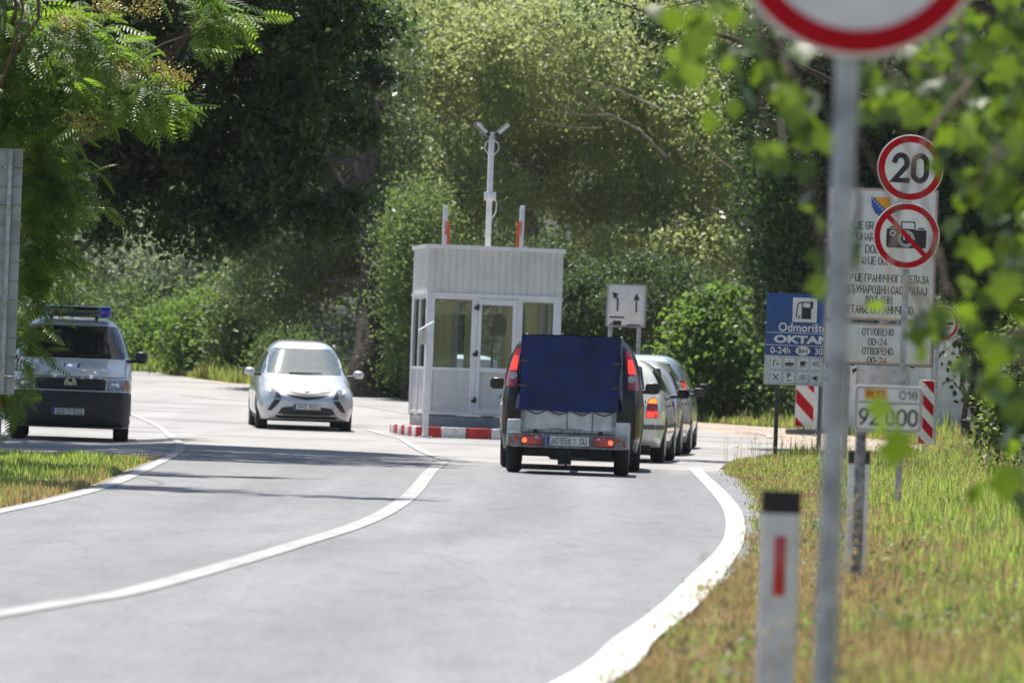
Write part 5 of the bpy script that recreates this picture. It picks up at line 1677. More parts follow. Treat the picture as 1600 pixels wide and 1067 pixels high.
for sg in (-1, 1):
    lu = MB().box((sg * .425, -.028, .405), (.235, .05, .125)).build('tail_lamp', TAIL, tr, bevel=0.01)
    MB().prism([(sg * .425 - .065, .355), (sg * .425 + .065, .355), (sg * .425, .465)], -.060, -.054).build('triangle_reflector', mat('triangle_red', (0.62, 0.015, 0.015), 0.2, coat=1.0), lu)
    MB().disc((sg * .513, .398), .030, -.060, -.053, 24).build('lit_lamp', mat('lamp_lit', (1.0, 0.10, 0.03), 0.3, emit=1.3), lu)
    MB().disc((sg * .372, .437), .020, -.060, -.053, 20).build('clear_lamp', MATS['clear_lens'], lu)
    MB().box((sg * .62, -.008, .40), (.10, .02, .17)).build('marker_plate', mat('marker_grey', (0.30, 0.28, 0.26), 0.6, vary=0.2, scale=20), tr)
    MB().disc((sg * .605, .43), .030, -.028, -.019, 24).build('round_reflector', TAIL, tr)
    MB().prism([(sg * .64, .36), (sg * .705, .36), (sg * .672, .42)] if sg > 0 else [(-.705, .36), (-.64, .36), (-.672, .42)], -.026, -.019).build('corner_reflector', TAIL, tr)
    MB().lathe([(0.03, 0), (0.035, .02), (.02, .04), (.001, .045)], 'z', 12, (sg * .39, 0.0, .489)).build('buffer', RUBBER, tr)
    # mudguard: curved sheet over the wheel
    mg = MB(); n = 16; vs = []
    for k in range(n + 1):
        t = math.pi * (0.02 + 0.96 * k / n)
        y = .62 - .36 * math.cos(t); z = .30 + .34 * math.sin(t) ** 0.8
        if k == 0: z = .33
        vs += [(sg * .560, y, z), (sg * .735, y, z), (sg * .740, y, z - .03)]
    mg.add(vs, [(3 * k + a, 3 * k + a + 1, 3 * k + a + 4, 3 * k + a + 3) for k in range(n) for a in (0, 1)], 0, True)
    mg.prism([(sg * .560, .33), (sg * .737, .33), (sg * .737, .60), (sg * .715, .635), (sg * .560, .640)], .245, .258)
    mg.build('mudguard', mat('mudguard_light', (0.62, 0.64, 0.65), 0.35, 0.3, vary=0.08), tr)
    w_ = MB().lathe([(0, -.08), (.16, -.09), (.25, -.09), (.275, -.06), (.28, -.03), (.28, .03), (.275, .06), (.25, .09), (.16, .09), (0, .08)], 'x', 36).build('wheel', RUBBER, tr)
    w_.location = (sg * .648, .62, .28)
    MB().lathe([(.0, .094 * sg), (.10, .096 * sg), (.16, .092 * sg), (.17, .08 * sg)], 'x', 24).build('rim', FR, w_)
MB().prism(rrect(0, .402, .262, .060, .01, 3), -.032, -.018).build('plate_holder', DKPLASTIC, tr)
npl = MB().prism(rrect(0, .402, .258, .056, .008, 3), -.040, -.0325).build('number_plate', MATS['plate_white'], tr)
MB().box((-.232, -.0415, .402), (.04, .002, .104)).build('blue_band', MATS['plate_blue'], npl)
stext('AC·556', -.075, .402, .235, .080, -.0415, BLACK, npl, wt=0.9)
stext('SU', .186, .402, .082, .080, -.0415, BLACK, npl, wt=0.9)
MB().box((.085, -.0415, .420), (.026, .002, .03)).box((.085, -.0415, .382), (.014, .002, .022)).build('small_mark', mat('mark_grey', (0.35, 0.35, 0.36), 0.5), npl)
cf = MB()
cf.box((0, 1.0, .44), (1.08, 1.8, .05)); cf.box((0, .10, .27), (1.04, .06, .12)); cf.box((0, .62, .28), (1.16, .07, .07))
cf.box((0, 2.5, .40), (.09, 1.4, .08)); cf.tube([(0, 3.2, .42), (0, 3.5, .42)], .045, 10)
cf.box((-.03, .05, .22), (.16, .10, .20))
cf.tube([(.02, .02, .16), (-.02, .0, .11), (-.045, -.01, .09)], .010, 6)
cf.build('chassis', RUBBER, tr)
# ------------------------------------------------------------------ vegetation
def unit(n):
    v = rng.normal(size=(n, 3)); return v / np.linalg.norm(v, axis=1)[:, None]


def leaf_quads(P, L, wr=0.5, droop=0.35, up=0.6, tone=None):
    """P (n,3) leaf bases -> folded 2-triangle leaves"""
    n = len(P)
    L = L * rng.uniform(0.65, 1.3, n)
    d = unit(n); d[:, 2] -= droop; d /= np.linalg.norm(d, axis=1)[:, None]
    nr = unit(n); nr[:, 2] = np.abs(nr[:, 2]) + up
    s = np.cross(d, nr); s /= np.maximum(np.linalg.norm(s, axis=1), 1e-6)[:, None]
    nn = np.cross(s, d)
    w = (L * wr * 0.5)[:, None]; Lc = L[:, None]
    b = P; t = P + d * Lc - nn * Lc * 0.06
    l = P + d * Lc * 0.45 + s * w + nn * Lc * 0.07; r = P + d * Lc * 0.45 - s * w + nn * Lc * 0.07
    V = np.stack([b, r, t, l], 1).reshape(-1, 3)
    i = np.arange(n)[:, None] * 4
    T = np.concatenate([i + np.array([[0, 1, 2]]), i + np.array([[0, 2, 3]])], 1).reshape(-1, 3)
    tn = np.repeat(tone if tone is not None else rng.random(n), 2)
    return V, T, tn


def blob_points(blobs, n_clump, per, rc, shell=0.45):
    """clump centres in ellipsoid blobs, then leaves around them -> points, tones, centres"""
    vol = np.array([b[1][0] * b[1][1] * b[1][2] for b in blobs]) ** (2 / 3.0)
    pick = rng.choice(len(blobs), n_clump, p=vol / vol.sum())
    u = unit(n_clump); r = (shell + (1 - shell) * rng.random(n_clump)) ** 0.6
    C = np.array([blobs[k][0] for k in pick]) + u * r[:, None] * np.array([blobs[k][1] for k in pick])
    ct = np.clip(rng.normal(0.5, 0.22, n_clump), 0, 1)
    cs = rc * rng.uniform(0.55, 1.35, n_clump)
    k = np.repeat(np.arange(n_clump), per)
    off = rng.normal(size=(len(k), 3)) * np.array([1, 1, 0.6])
    # clumps hang outward like sprays
    P = C[k] + off * cs[k][:, None] * 0.6 + np.array([0, 0, -0.25]) * (np.linalg.norm(off[:, :2], axis=1) * cs[k])[:, None]
    tone = np.clip(ct[k] * 0.65 + 0.35 * rng.random(len(k)), 0, 1)
    return P, tone, C


BARK = mat('bark_dark', (0.055, 0.043, 0.033), 0.9, vary=0.35, scale=9, bump=0.8)
BARKD = mat('bark_black', (0.018, 0.015, 0.012), 0.95, vary=0.3, scale=9, bump=0.8)
BARKP = mat('bark_pale', (0.24, 0.21, 0.18), 0.85, vary=0.3, scale=9, bump=0.6)
TWIG = mat('twig_brown', (0.13, 0.10, 0.07), 0.85, vary=0.25, scale=9)


def limb(mb, a, b, r0, r1, sag=0.12, n=6):
    a, b = Vector(a), Vector(b); L = (b - a).length
    j = Vector((random.uniform(-1, 1), random.uniform(-1, 1), random.uniform(-.4, .8))) * L * sag
    pts = []; rad = []
    for k in range(n + 1):
        t = k / n
        p = a.lerp(b, t) + j * math.sin(math.pi * t) + Vector((random.uniform(-1, 1), random.uniform(-1, 1), random.uniform(-1, 1))) * L * 0.018
        if k == 0: p = a
        pts.append(p); rad.append(r0 + (r1 - r0) * t ** 0.8)
    mb.tube(pts, rad, 7, 0, cap=False)
    return pts


def pblob(px, py, d, rx, rz, ry):
    p = W(px, py, d); s = FPX / d
    return ((p.x, p.y, p.z), (rx / s, ry, rz / s))


def tree(name, label, cat, base, blobs, n_clump, per, leaf, m, bark=None, tr=0.25, rc=0.6, n_limb=14, group=None, wr=0.5, droop=0.35, up=0.6, shell=0.45, trunk_top=None, crown='crown', twigs=0):
    bx, by = base
    z = float(zt(bx, by))
    root = thing(name, label, cat, (bx, by, z), 0, group)
    O = np.array([bx, by, z])
    P, tone, C = blob_points(blobs, n_clump, per, rc, shell)
    gz = zt(P[:, 0], P[:, 1])
    keep = P[:, 2] > gz + 0.03
    P, tone = P[keep], tone[keep]
    V, T, tn = leaf_quads(P - O, leaf, wr, droop, up, tone)
    np_mesh(crown, V, T, m, root, attr=tn)
    mb = MB()
    cen = Vector(np.average([b[0] for b in blobs], axis=0, weights=[b[1][0] * b[1][2] for b in blobs]))
    top = Vector(trunk_top) if trunk_top is not None else Vector((bx * 0.6 + cen.x * 0.4, by * 0.6 + cen.y * 0.4, z + (cen.z - z) * 0.9))
    o = Vector(O)
    tp = []
    if tr > 0:
        tp = limb(mb, Vector((0, 0, -0.3)), top - o, tr * 1.15, tr * 0.45, 0.05, 9)
        mb.tube([(0, 0, -0.25), (0, 0, 0.05), (0, 0, 0.5)], [tr * 1.7, tr * 1.4, tr * 1.08], 10, 0, cap=False)
    idx = rng.choice(len(C), min(n_limb, len(C)), replace=False)
    for k in idx:
        c = Vector(C[k]) - o
        if tp:
            st = tp[int(len(tp) * random.uniform(0.45, 0.98))]
        else:
            st = Vector((c.x * 0.15, c.y * 0.15, -0.1))
        L = (c - st).length
        r0 = max(0.012, min(tr * 0.45, 0.02 * L)) if tr > 0 else 0.014
        pts = limb(mb, st, c, r0, 0.008, 0.10, 6)
        for _ in range(twigs):
            q = pts[random.randint(2, len(pts) - 2)]
            limb(mb, q, q + Vector((random.uniform(-1, 1), random.uniform(-1, 1), random.uniform(-.6, .8))) * L * 0.3, r0 * 0.35, 0.004, 0.1, 4)
    mb.build('trunk' if tr > 0 else 'stems', bark or BARK, root, recalc=False)
    return root


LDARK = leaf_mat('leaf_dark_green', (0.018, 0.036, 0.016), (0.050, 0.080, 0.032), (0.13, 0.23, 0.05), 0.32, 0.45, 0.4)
LDARK2 = leaf_mat('leaf_darker_green', (0.018, 0.034, 0.014), (0.048, 0.078, 0.028), (0.14, 0.22, 0.05), 0.34, 0.5, 0.3)  # even dark green of the low crowned tree behind the booth
LDEEP2 = leaf_mat('leaf_muted_green', (0.030, 0.050, 0.022), (0.075, 0.110, 0.046), (0.22, 0.30, 0.09), 0.38, 0.45, 0.4)
LDEEP = leaf_mat('leaf_deep_green', (0.024, 0.045, 0.018), (0.064, 0.105, 0.038), (0.20, 0.32, 0.07), 0.38, 0.5, 0.3)
LOLIVE = leaf_mat('leaf_olive', (0.090, 0.122, 0.050), (0.225, 0.275, 0.112), (0.60, 0.70, 0.24), 0.45, 0.45, 0.5)
LMID = leaf_mat('leaf_mid_green', (0.040, 0.066, 0.024), (0.095, 0.138, 0.050), (0.28, 0.40, 0.09), 0.42, 0.5, 0.35)
LBRIGHT = leaf_mat('leaf_bright_green', (0.040, 0.080, 0.018), (0.095, 0.150, 0.038), (0.25, 0.42, 0.06), 0.42, 0.58, 0.25)
LAIL = leaf_mat('leaf_compound_green', (0.035, 0.075, 0.016), (0.085, 0.145, 0.028), (0.30, 0.50, 0.04), 0.45, 0.45, 0.28)
LPALE = leaf_mat('leaf_pale_hazed_green', (0.10, 0.13, 0.085), (0.19, 0.23, 0.155), (0.40, 0.48, 0.26), 0.45, 0.55, 0.4)  # pale leaf; for the far trees the haze is painted into this colour
LFORE = leaf_mat('leaf_lobed_green', (0.012, 0.032, 0.010), (0.056, 0.100, 0.018), (0.20, 0.33, 0.02), 0.40, 0.33, 0.5)
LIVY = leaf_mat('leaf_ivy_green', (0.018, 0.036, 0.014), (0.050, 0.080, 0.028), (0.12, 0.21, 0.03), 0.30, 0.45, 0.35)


def gx(px, d, py=600):
    return W(px, py, d).x


# dark tree that hangs over the left lane
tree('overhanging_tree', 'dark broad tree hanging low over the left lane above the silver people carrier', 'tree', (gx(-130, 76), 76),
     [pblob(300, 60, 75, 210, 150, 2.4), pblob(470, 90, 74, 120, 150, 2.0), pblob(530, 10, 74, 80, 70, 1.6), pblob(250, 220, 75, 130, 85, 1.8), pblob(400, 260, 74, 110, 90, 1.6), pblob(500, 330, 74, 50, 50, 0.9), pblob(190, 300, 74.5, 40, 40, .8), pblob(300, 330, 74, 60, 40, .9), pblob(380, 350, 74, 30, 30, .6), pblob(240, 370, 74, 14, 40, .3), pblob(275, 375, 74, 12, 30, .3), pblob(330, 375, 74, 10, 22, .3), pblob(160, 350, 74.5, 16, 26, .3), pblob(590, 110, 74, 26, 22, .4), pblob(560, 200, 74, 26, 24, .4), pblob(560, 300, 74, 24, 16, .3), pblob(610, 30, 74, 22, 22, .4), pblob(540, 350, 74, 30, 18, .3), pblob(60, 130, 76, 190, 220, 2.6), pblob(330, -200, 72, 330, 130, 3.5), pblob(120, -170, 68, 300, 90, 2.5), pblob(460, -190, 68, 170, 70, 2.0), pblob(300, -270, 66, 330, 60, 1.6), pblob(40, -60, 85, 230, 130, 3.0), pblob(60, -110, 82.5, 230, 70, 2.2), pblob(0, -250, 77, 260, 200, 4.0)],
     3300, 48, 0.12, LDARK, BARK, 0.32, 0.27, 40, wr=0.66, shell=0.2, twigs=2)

# tall trees beyond the clearing
tree('roadside_tree', 'dark thick trunked tree at the far verge behind the silver people carrier', 'tree', (gx(566, 132, 608), 132),
     [pblob(480, 330, 138, 130, 120, 3.0), pblob(560, 200, 138, 120, 120, 3.0), pblob(640, 370, 138, 60, 90, 2.0), pblob(430, 430, 139, 80, 80, 2.0), pblob(540, 400, 140, 90, 50, 2.0), pblob(500, 60, 140, 160, 140, 3.5)],
     1100, 48, 0.14, LDEEP2, BARK, 0.40, 0.5, 22, group='tall trees beyond the checkpoint', trunk_top=(gx(572, 135, 300), 135, 8.5))
tree('roadside_tree', 'tall olive green tree rising behind the lamp mast', 'tree', (gx(838, 149), 149),
     [pblob(720, 150, 149, 150, 150, 4.0), pblob(850, 100, 149, 160, 130, 4.0), pblob(650, 300, 146, 85, 100, 2.5), pblob(760, 300, 147, 90, 60, 2.5), pblob(620, 60, 150, 120, 130, 3.5), pblob(730, -70, 158, 220, 90, 3.0)],
     1500, 50, 0.165, LOLIVE, BARKP, 0.34, 0.58, 8, group='tall trees beyond the checkpoint', trunk_top=(gx(828, 149), 149, 8.0), twigs=1)
tree('roadside_tree', 'tall olive green tree with bare pale limbs right of the lamp mast', 'tree', (gx(1075, 152), 152),
     [pblob(970, 110, 152, 150, 130, 4.0), pblob(1080, 200, 150, 130, 140, 3.5), pblob(930, 270, 150, 110, 70, 3.0), pblob(1010, 330, 149, 110, 80, 2.5), pblob(960, 385, 146, 80, 30, 1.6), pblob(1080, 375, 146, 70, 40, 1.6), pblob(1130, 330, 149, 90, 110, 2.5), pblob(1000, -60, 160, 220, 90, 3.0), pblob(1170, 90, 153, 110, 150, 3.5)],
     1600, 50, 0.165, LOLIVE, BARKP, 0.36, 0.58, 8, group='tall trees beyond the checkpoint', trunk_top=(gx(1060, 152), 152, 7.5), twigs=2)
lm = MB(); tb = bpy.data.objects['roadside_tree.002']
for px_ in (((1040, 245), (1000, 205), (955, 180), (900, 180), (850, 172), (828, 166)), ((1030, 170), (975, 145), (930, 130), (905, 122)), ((945, 178), (920, 158), (885, 128), (862, 118), (854, 104)), ((900, 180), (868, 160), (850, 140)), ((1145, 265), (1110, 240), (1085, 215)), ((940, 200), (890, 200), (835, 190))):
    lm.tube([W(x_, y_, 145.2 + 0.4 * i_) - tb.location for i_, (x_, y_) in enumerate(px_[::-1])], [0.012 + 0.010 * i_ for i_ in range(len(px_))], 7, 0, cap=False)
lm.build('bare_limbs', mat('bark_bleached', (0.34, 0.28, 0.23), 0.85, vary=0.2), tb, recalc=False)
tree('roadside_tree', 'dark green low crowned tree behind the booth and the lane sign', 'tree', (gx(905, 129), 129),
     [pblob(930, 480, 129, 80, 75, 1.8), pblob(1010, 460, 130, 90, 75, 2.0), pblob(870, 430, 131, 60, 60, 1.8), pblob(760, 450, 133, 110, 90, 2.0), pblob(660, 490, 133, 60, 70, 1.6), pblob(1080, 470, 131, 60, 60, 1.6)],
     860, 46, 0.135, LDARK2, BARK, 0.22, 0.45, 18, group='tall trees beyond the checkpoint')
tree('roadside_tree', 'small mid green tree left of the booth behind its island', 'tree', (gx(640, 131), 131),
     [pblob(640, 420, 131, 45, 100, 1.3), pblob(640, 530, 130, 34, 60, 1.0), pblob(650, 340, 132, 50, 70, 1.5)],
     320, 46, 0.11, LMID, BARK, 0.15, 0.55, 12, group='tall trees beyond the checkpoint')

# right side dark trees
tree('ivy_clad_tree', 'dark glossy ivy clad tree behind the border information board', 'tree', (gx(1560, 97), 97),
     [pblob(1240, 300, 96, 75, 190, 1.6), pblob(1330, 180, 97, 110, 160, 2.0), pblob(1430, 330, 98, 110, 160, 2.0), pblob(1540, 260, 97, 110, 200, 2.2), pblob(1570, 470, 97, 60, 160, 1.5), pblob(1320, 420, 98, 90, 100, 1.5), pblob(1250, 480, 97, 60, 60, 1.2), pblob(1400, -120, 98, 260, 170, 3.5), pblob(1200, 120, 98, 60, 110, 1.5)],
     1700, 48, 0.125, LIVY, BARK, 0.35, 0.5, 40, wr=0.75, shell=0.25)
tree('overhanging_tree', 'tree on the right whose dark leafy branch hangs down at the top centre', 'tree', (gx(1760, 82), 82),
     [pblob(1030, 20, 80, 36, 45, 0.5), pblob(1035, 80, 80, 26, 40, 0.4), pblob(930, 0, 80, 30, 22, 0.4), pblob(1090, 10, 80, 24, 35, 0.4), pblob(1100, -120, 80, 170, 90, 1.2), pblob(1350, -220, 81, 220, 120, 2.0), pblob(1650, -150, 82, 220, 200, 3.0)],
     420, 44, 0.10, LDARK, BARK, 0.28, 0.36, 26, wr=0.7, shell=0.1, trunk_top=(gx(1700, 82), 82, 8.5))
tree('pale_shrub', 'pale leaved shrub between the ivy clad tree and the container roof', 'shrub', (gx(1512, 106), 106),
     [pblob(1505, 390, 106, 42, 70, 0.9), pblob(1530, 480, 106, 30, 60, 0.8)], 130, 44, 0.10, LPALE, BARK, 0.07, 0.4, 8, crown='foliage')

# bushes
tree('leafy_bush', 'bright green big leaved bush right of the car queue', 'bush', (gx(1120, 120), 120),
     [pblob(1110, 540, 120, 75, 75, 1.2), pblob(1070, 600, 119.5, 60, 55, 1.0), pblob(1165, 590, 120, 55, 65, 1.0), pblob(1120, 480, 120.5, 45, 45, 0.9)],
     330, 34, 0.17, LBRIGHT, TWIG, 0, 0.42, 22, wr=0.62, up=1.0, crown='foliage', group='bushes around the clearing', shell=0.3)
tree('leafy_bush', 'green bush beside the blue board and the striped beacon', 'bush', (gx(1205, 119), 119),
     [pblob(1205, 610, 119, 45, 50, 0.9), pblob(1250, 590, 120, 45, 60, 0.9)], 170, 36, 0.14, LDEEP, TWIG, 0, 0.4, 12, wr=0.62, crown='foliage', group='bushes around the clearing')
for lab, px, py, d, rx, rz, m in (('sunlit green bush beside the far bend right of the van', 262, 520, 160, 55, 55, LBRIGHT), ('rounded green bush between the van and the silver people carrier', 330, 500, 154, 60, 75, LBRIGHT), ('taller yellowish green bush left of the silver people carrier', 385, 480, 150, 50, 95, LMID), ('low dark bush between the thick trunk and the booth', 638, 578, 135, 30, 26, LDEEP), ('dark undergrowth bush left of the thick trunk', 455, 555, 146, 50, 45, LDEEP)):
    tree('leafy_bush', lab, 'bush', (gx(px, d), d), [pblob(px, py, d, rx, rz, 1.5), pblob(px - rx * 0.5, py + rz * 0.4, d - 0.5, rx * 0.7, rz * 0.6, 1.2), pblob(px + rx * 0.6, py + rz * 0.45, d - 0.5, rx * 0.6, rz * 0.55, 1.2)],
         210, 40, 0.16, m, TWIG, 0, 0.6, 12, wr=0.6, up=0.9, crown='foliage', group='bushes around the clearing')
tree('leafy_bush', 'dark leafy bush at the right edge above the tall grass', 'bush', (gx(1625, 64), 64),
     [pblob(1600, 650, 64, 45, 70, 0.7), pblob(1640, 560, 64, 60, 110, 0.9), pblob(1600, 740, 63, 40, 40, 0.6), pblob(1580, 600, 64, 22, 40, 0.4)], 260, 40, 0.10, LMID, TWIG, 0, 0.26, 20, wr=0.55, crown='foliage', group='bushes around the clearing')

# pale trees far behind the van, distance haze mixed into their leaf colour
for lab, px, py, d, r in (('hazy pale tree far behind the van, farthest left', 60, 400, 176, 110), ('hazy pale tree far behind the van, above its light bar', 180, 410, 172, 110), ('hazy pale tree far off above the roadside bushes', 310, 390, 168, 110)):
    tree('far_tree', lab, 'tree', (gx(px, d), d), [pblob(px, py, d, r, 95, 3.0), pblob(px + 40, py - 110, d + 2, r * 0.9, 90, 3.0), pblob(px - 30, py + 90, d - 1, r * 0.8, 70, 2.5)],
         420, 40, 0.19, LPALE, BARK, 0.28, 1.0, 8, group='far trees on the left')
for lab, px, d in (('dark tree on the left bend behind the parked van', 90, 166), ('dark tree behind the roadside bushes right of the van', 205, 164)):
    tree('bend_tree', lab, 'tree', (gx(px, d), d), [pblob(px, 510, d, 90, 40, 1.8), pblob(px + 20, 465, d + 2, 60, 30, 1.8)], 240, 40, 0.16, LDEEP, BARK, 0.2, 0.8, 6, group='trees at the left bend')

# woodland behind everything: one mass nobody could count
N = 200000
wx = rng.uniform(-48, 44, N); wy = rng.uniform(184, 210, N)
wx = wx + (wy - 190) * 0.0
wz = zt(wx, wy) + rng.uniform(0, 1, N) ** 0.85 * (23 + 3 * np.sin(wx * 0.55) + 2 * np.sin(wx * 1.7 + wy * 0.4))
cl_ = np.sin(wx * 1.3 + wz * 0.9) * np.sin(wz * 1.4 + wy * 0.8) + np.sin(wx * 0.6 - wz * 0.8) * 0.6
keep = cl_ > -0.75
P = np.stack([wx, wy, wz], 1)[keep]
tone = np.clip(0.4 + 0.2 * cl_[keep] + 0.3 * rng.normal(size=keep.sum()), 0, 1)
V, T, tn = leaf_quads(P, 0.34, 0.6, 0.3, 0.6, tone)
wood = np_mesh('woodland', V, T, LDEEP, attr=tn)
tag(wood, 'mass of green woodland closing the view behind the border crossing', 'woodland', kind='stuff')


# ---- compound-leaved tree at the left (tree of heaven like)
def frond(nl=8, L=0.50):
    vs = []; ts = []
    for k in range(nl):
        t = 0.16 + 0.8 * k / (nl - 1)
        c = np.array([t * L, 0, -0.30 * L * t * t])
        ll = 0.15 * math.sin(math.pi * (0.18 + 0.75 * t)) + 0.02
        for sg in (-1, 1):
            d = np.array([0.45, sg * 0.85, -0.30 - 0.15 * t]); d /= np.linalg.norm(d)
            s = np.cross(d, [0, 0, 1]); s /= np.linalg.norm(s); nrm = np.cross(s, d)
            w = 0.022
            o = len(vs)
            vs += [c, c + d * ll * 0.35 + s * w + nrm * .006, c + d * ll, c + d * ll * 0.35 - s * w + nrm * .006]
            ts += [(o, o + 1, o + 2), (o, o + 2, o + 3)]
    o = len(vs)   # rachis
    for t in (0, 0.5, 1.0):
        c = np.array([t * L, 0, -0.30 * L * t * t])
        vs += [c + [0, .004, 0], c - [0, .004, 0]]
    ts += [(o, o + 1, o + 3), (o, o + 3, o + 2), (o + 2, o + 3, o + 5), (o + 2, o + 5, o + 4)]
    return np.array(vs), np.array(ts)


def scatter_template(tv, tt, P, yaw, pitch, roll, sc, tone):
    n = len(P)
    cy, sy, cp, sp, cr, sr = np.cos(yaw), np.sin(yaw), np.cos(pitch), np.sin(pitch), np.cos(roll), np.sin(roll)
    Rm = np.zeros((n, 3, 3))
    # yaw * pitch * roll (x forward)
    Rm[:, 0, 0] = cy * cp; Rm[:, 0, 1] = cy * sp * sr - sy * cr; Rm[:, 0, 2] = cy * sp * cr + sy * sr
    Rm[:, 1, 0] = sy * cp; Rm[:, 1, 1] = sy * sp * sr + cy * cr; Rm[:, 1, 2] = sy * sp * cr - cy * sr
    Rm[:, 2, 0] = -sp; Rm[:, 2, 1] = cp * sr; Rm[:, 2, 2] = cp * cr
    V = np.einsum('nij,kj->nki', Rm, tv) * sc[:, None, None] + P[:, None, :]
    T = tt[None, :, :] + (np.arange(n) * len(tv))[:, None, None]
    tn = np.clip(np.repeat(tone, len(tt)) + rng.normal(0, 0.06, n * len(tt)), 0, 1)
    return V.reshape(-1, 3), T.reshape(-1, 3), tn


bxx = gx(-90, 56)
ro = thing('compound_leaf_tree', 'bright feathery leaved tree with yellow flower sprays at the upper left, above the van', 'tree', (bxx, 56.0, float(zt(bxx, 56.0))))
O = np.array(ro.location)
bl = [pblob(70, 60, 55, 150, 90, 1.2), pblob(210, 120, 54, 80, 60, .8), pblob(330, 10, 55, 60, 40, .6), pblob(30, 180, 55, 110, 90, 1.0), pblob(75, 310, 55, 48, 90, .6), pblob(52, 430, 55, 26, 60, .5), pblob(34, 540, 54.5, 16, 40, .3), pblob(10, 600, 54, 22, 50, .3), pblob(100, 270, 55, 40, 40, .5), pblob(120, -330, 49, 190, 60, 1.0), pblob(-60, -330, 49, 200, 90, 1.6), pblob(420, -420, 48.5, 170, 30, .5), pblob(-120, 200, 56, 120, 250, 1.2), pblob(60, 450, 55, 22, 16, .3)]
P, tone, C = blob_points(bl, 430, 8, 0.30, 0.15)
bl2 = [pblob(78, 300, 55, 40, 60, .5), pblob(60, 380, 55, 26, 50, .5), pblob(46, 440, 55, 18, 36, .4), pblob(22, 500, 55, 14, 40, .3), pblob(8, 560, 54.5, 12, 40, .3), pblob(-2, 620, 54, 12, 40, .25)]
P2, tone2, C2 = blob_points(bl2, 62, 5, 0.20, 0.1)
P = np.concatenate([P, P2]); tone = np.concatenate([tone, tone2]); C = np.concatenate([C, C2])
n = len(P)
tv, tt = frond()
outw = P - np.array([bxx + 0.5, 56.5, 4.0]); yaw = np.arctan2(outw[:, 1], outw[:, 0]) + rng.normal(0, 0.9, n)
V, T, tn = scatter_template(tv, tt, P - O, yaw, rng.normal(0.25, 0.4, n), rng.normal(0, 0.4, n), rng.uniform(0.60, 0.95, n) * np.where(P[:, 2] < 3.6, 0.75, 1.0), tone)
np_mesh('crown', V, T, LAIL, ro, attr=tn)
# leaves of the lower curtain
mb = MB()
top = Vector((gx(-30, 56), 56, 7.0))
tp = limb(mb, (0, 0, -0.3), top - ro.location, 0.16, 0.08, 0.05, 8)
for k in rng.choice(len(C), 44, replace=False):
    st = tp[random.randint(3, 8)]
    limb(mb, st, Vector(C[k]) - ro.location, 0.028, 0.006, 0.12, 6)
mb.build('trunk', TWIG, ro, recalc=False)
fp = []
for px, py in ((195, 122), (275, 130), (170, 20), (105, 40), (230, 20), (130, 200), (245, 118)):
    c = np.array(W(px, py, 53.6)); fp.append(c + rng.normal(size=(260, 3)) * np.array([.10, .08, .07]) + np.array([0, 0, 0.05]))
fp = np.concatenate(fp)
V, T, tn = leaf_quads(fp - O, 0.028, 0.8, -0.6, 0.2)
np_mesh('flower_spray', V, T, leaf_mat('flower_yellow', (0.22, 0.18, 0.05), (0.42, 0.34, 0.10), (0.5, 0.42, 0.1), 0.35), ro, attr=tn)


# ---- foreground tree with lobed leaves at the right
def lobed_leaf():
    out = [(0, 0), (.18, .16), (.08, .40), (.30, .30), (.40, .36), (.52, .58), (.62, .34), (.74, .20), (1.0, 0)]
    pts = out + [(x, -y) for x, y in out[-2:0:-1]]
    V = [(x, y * 0.9, 0.10 * abs(y) - 0.22 * x * x) for x, y in pts]
    V.append((0.42, 0, -0.04))
    c = len(V) - 1
    n = len(pts)
    T = [(c, i, (i + 1) % n) for i in range(n)]
    o = len(V)   # petiole
    V += [(0, .012, 0), (0, -.012, 0), (-.5, .008, .18), (-.5, -.008, .18)]
    T += [(o, o + 1, o + 3), (o, o + 3, o + 2)]
    return np.array(V), np.array(T)


FD = 15.6
fx_ = 2.75
rf = thing('foreground_tree', 'close blurred tree with bright lobed leaves hanging in from the right edge', 'tree', (fx_, FD, float(zt(fx_, FD))))
O = np.array(rf.location)
tv, tt = lobed_leaf()
FS = 14.5       # distance of the nearest sprays
clusters = [(1110, 40, 0, 50, 45, 12), (1160, 90, .2, 40, 50, 12), (1085, 110, .3, 25, 30, 5), (1210, 60, .6, 40, 40, 8), (1240, 130, .4, 30, 40, 6), (1150, 10, .4, 60, 25, 8),
            (1195, 215, .2, 10, 14, 2), (1222, 250, .2, 22, 30, 4), (1262, 200, 0, 14, 36, 4), (1268, 320, .3, 16, 26, 3), (1275, 385, .4, 18, 20, 3), (1345, 380, .3, 22, 16, 4), (1290, 440, .3, 10, 20, 2), (1345, 460, .3, 16, 22, 3),
            (1365, 150, .6, 45, 40, 12), (1420, 130, .6, 60, 45, 18), (1500, 140, .8, 60, 60, 24), (1560, 90, 1, 60, 90, 30), (1412, 168, .3, 26, 12, 4), (1495, 200, .4, 34, 34, 9), (1560, 230, .8, 55, 60, 26), (1595, 330, 1, 36, 70, 22), (1525, 275, .4, 24, 34, 7),
            (1478, 482, .2, 32, 18, 5), (1465, 530, .2, 22, 30, 4), (1580, 450, .8, 34, 60, 14), (1592, 560, 1, 36, 60, 16), (1602, 680, .8, 22, 60, 9), (1590, 780, .6, 24, 40, 6), (1555, 600, .4, 24, 40, 5), (1525, 560, .2, 12, 20, 2),
            (1374, 628, -.4, 3, 6, 2), (1404, 672, -.6, 5, 10, 3), (1640, 200, 2.0, 80, 200, 90), (1660, 560, 2.0, 70, 200, 60), (1560, 150, 2.2, 70, 130, 60), (1480, 60, 2.2, 80, 60, 40), (1450, -140, 1.2, 260, 70, 90), (1250, -90, 1, 120, 40, 30)]
mb = MB()
R0 = rf.location
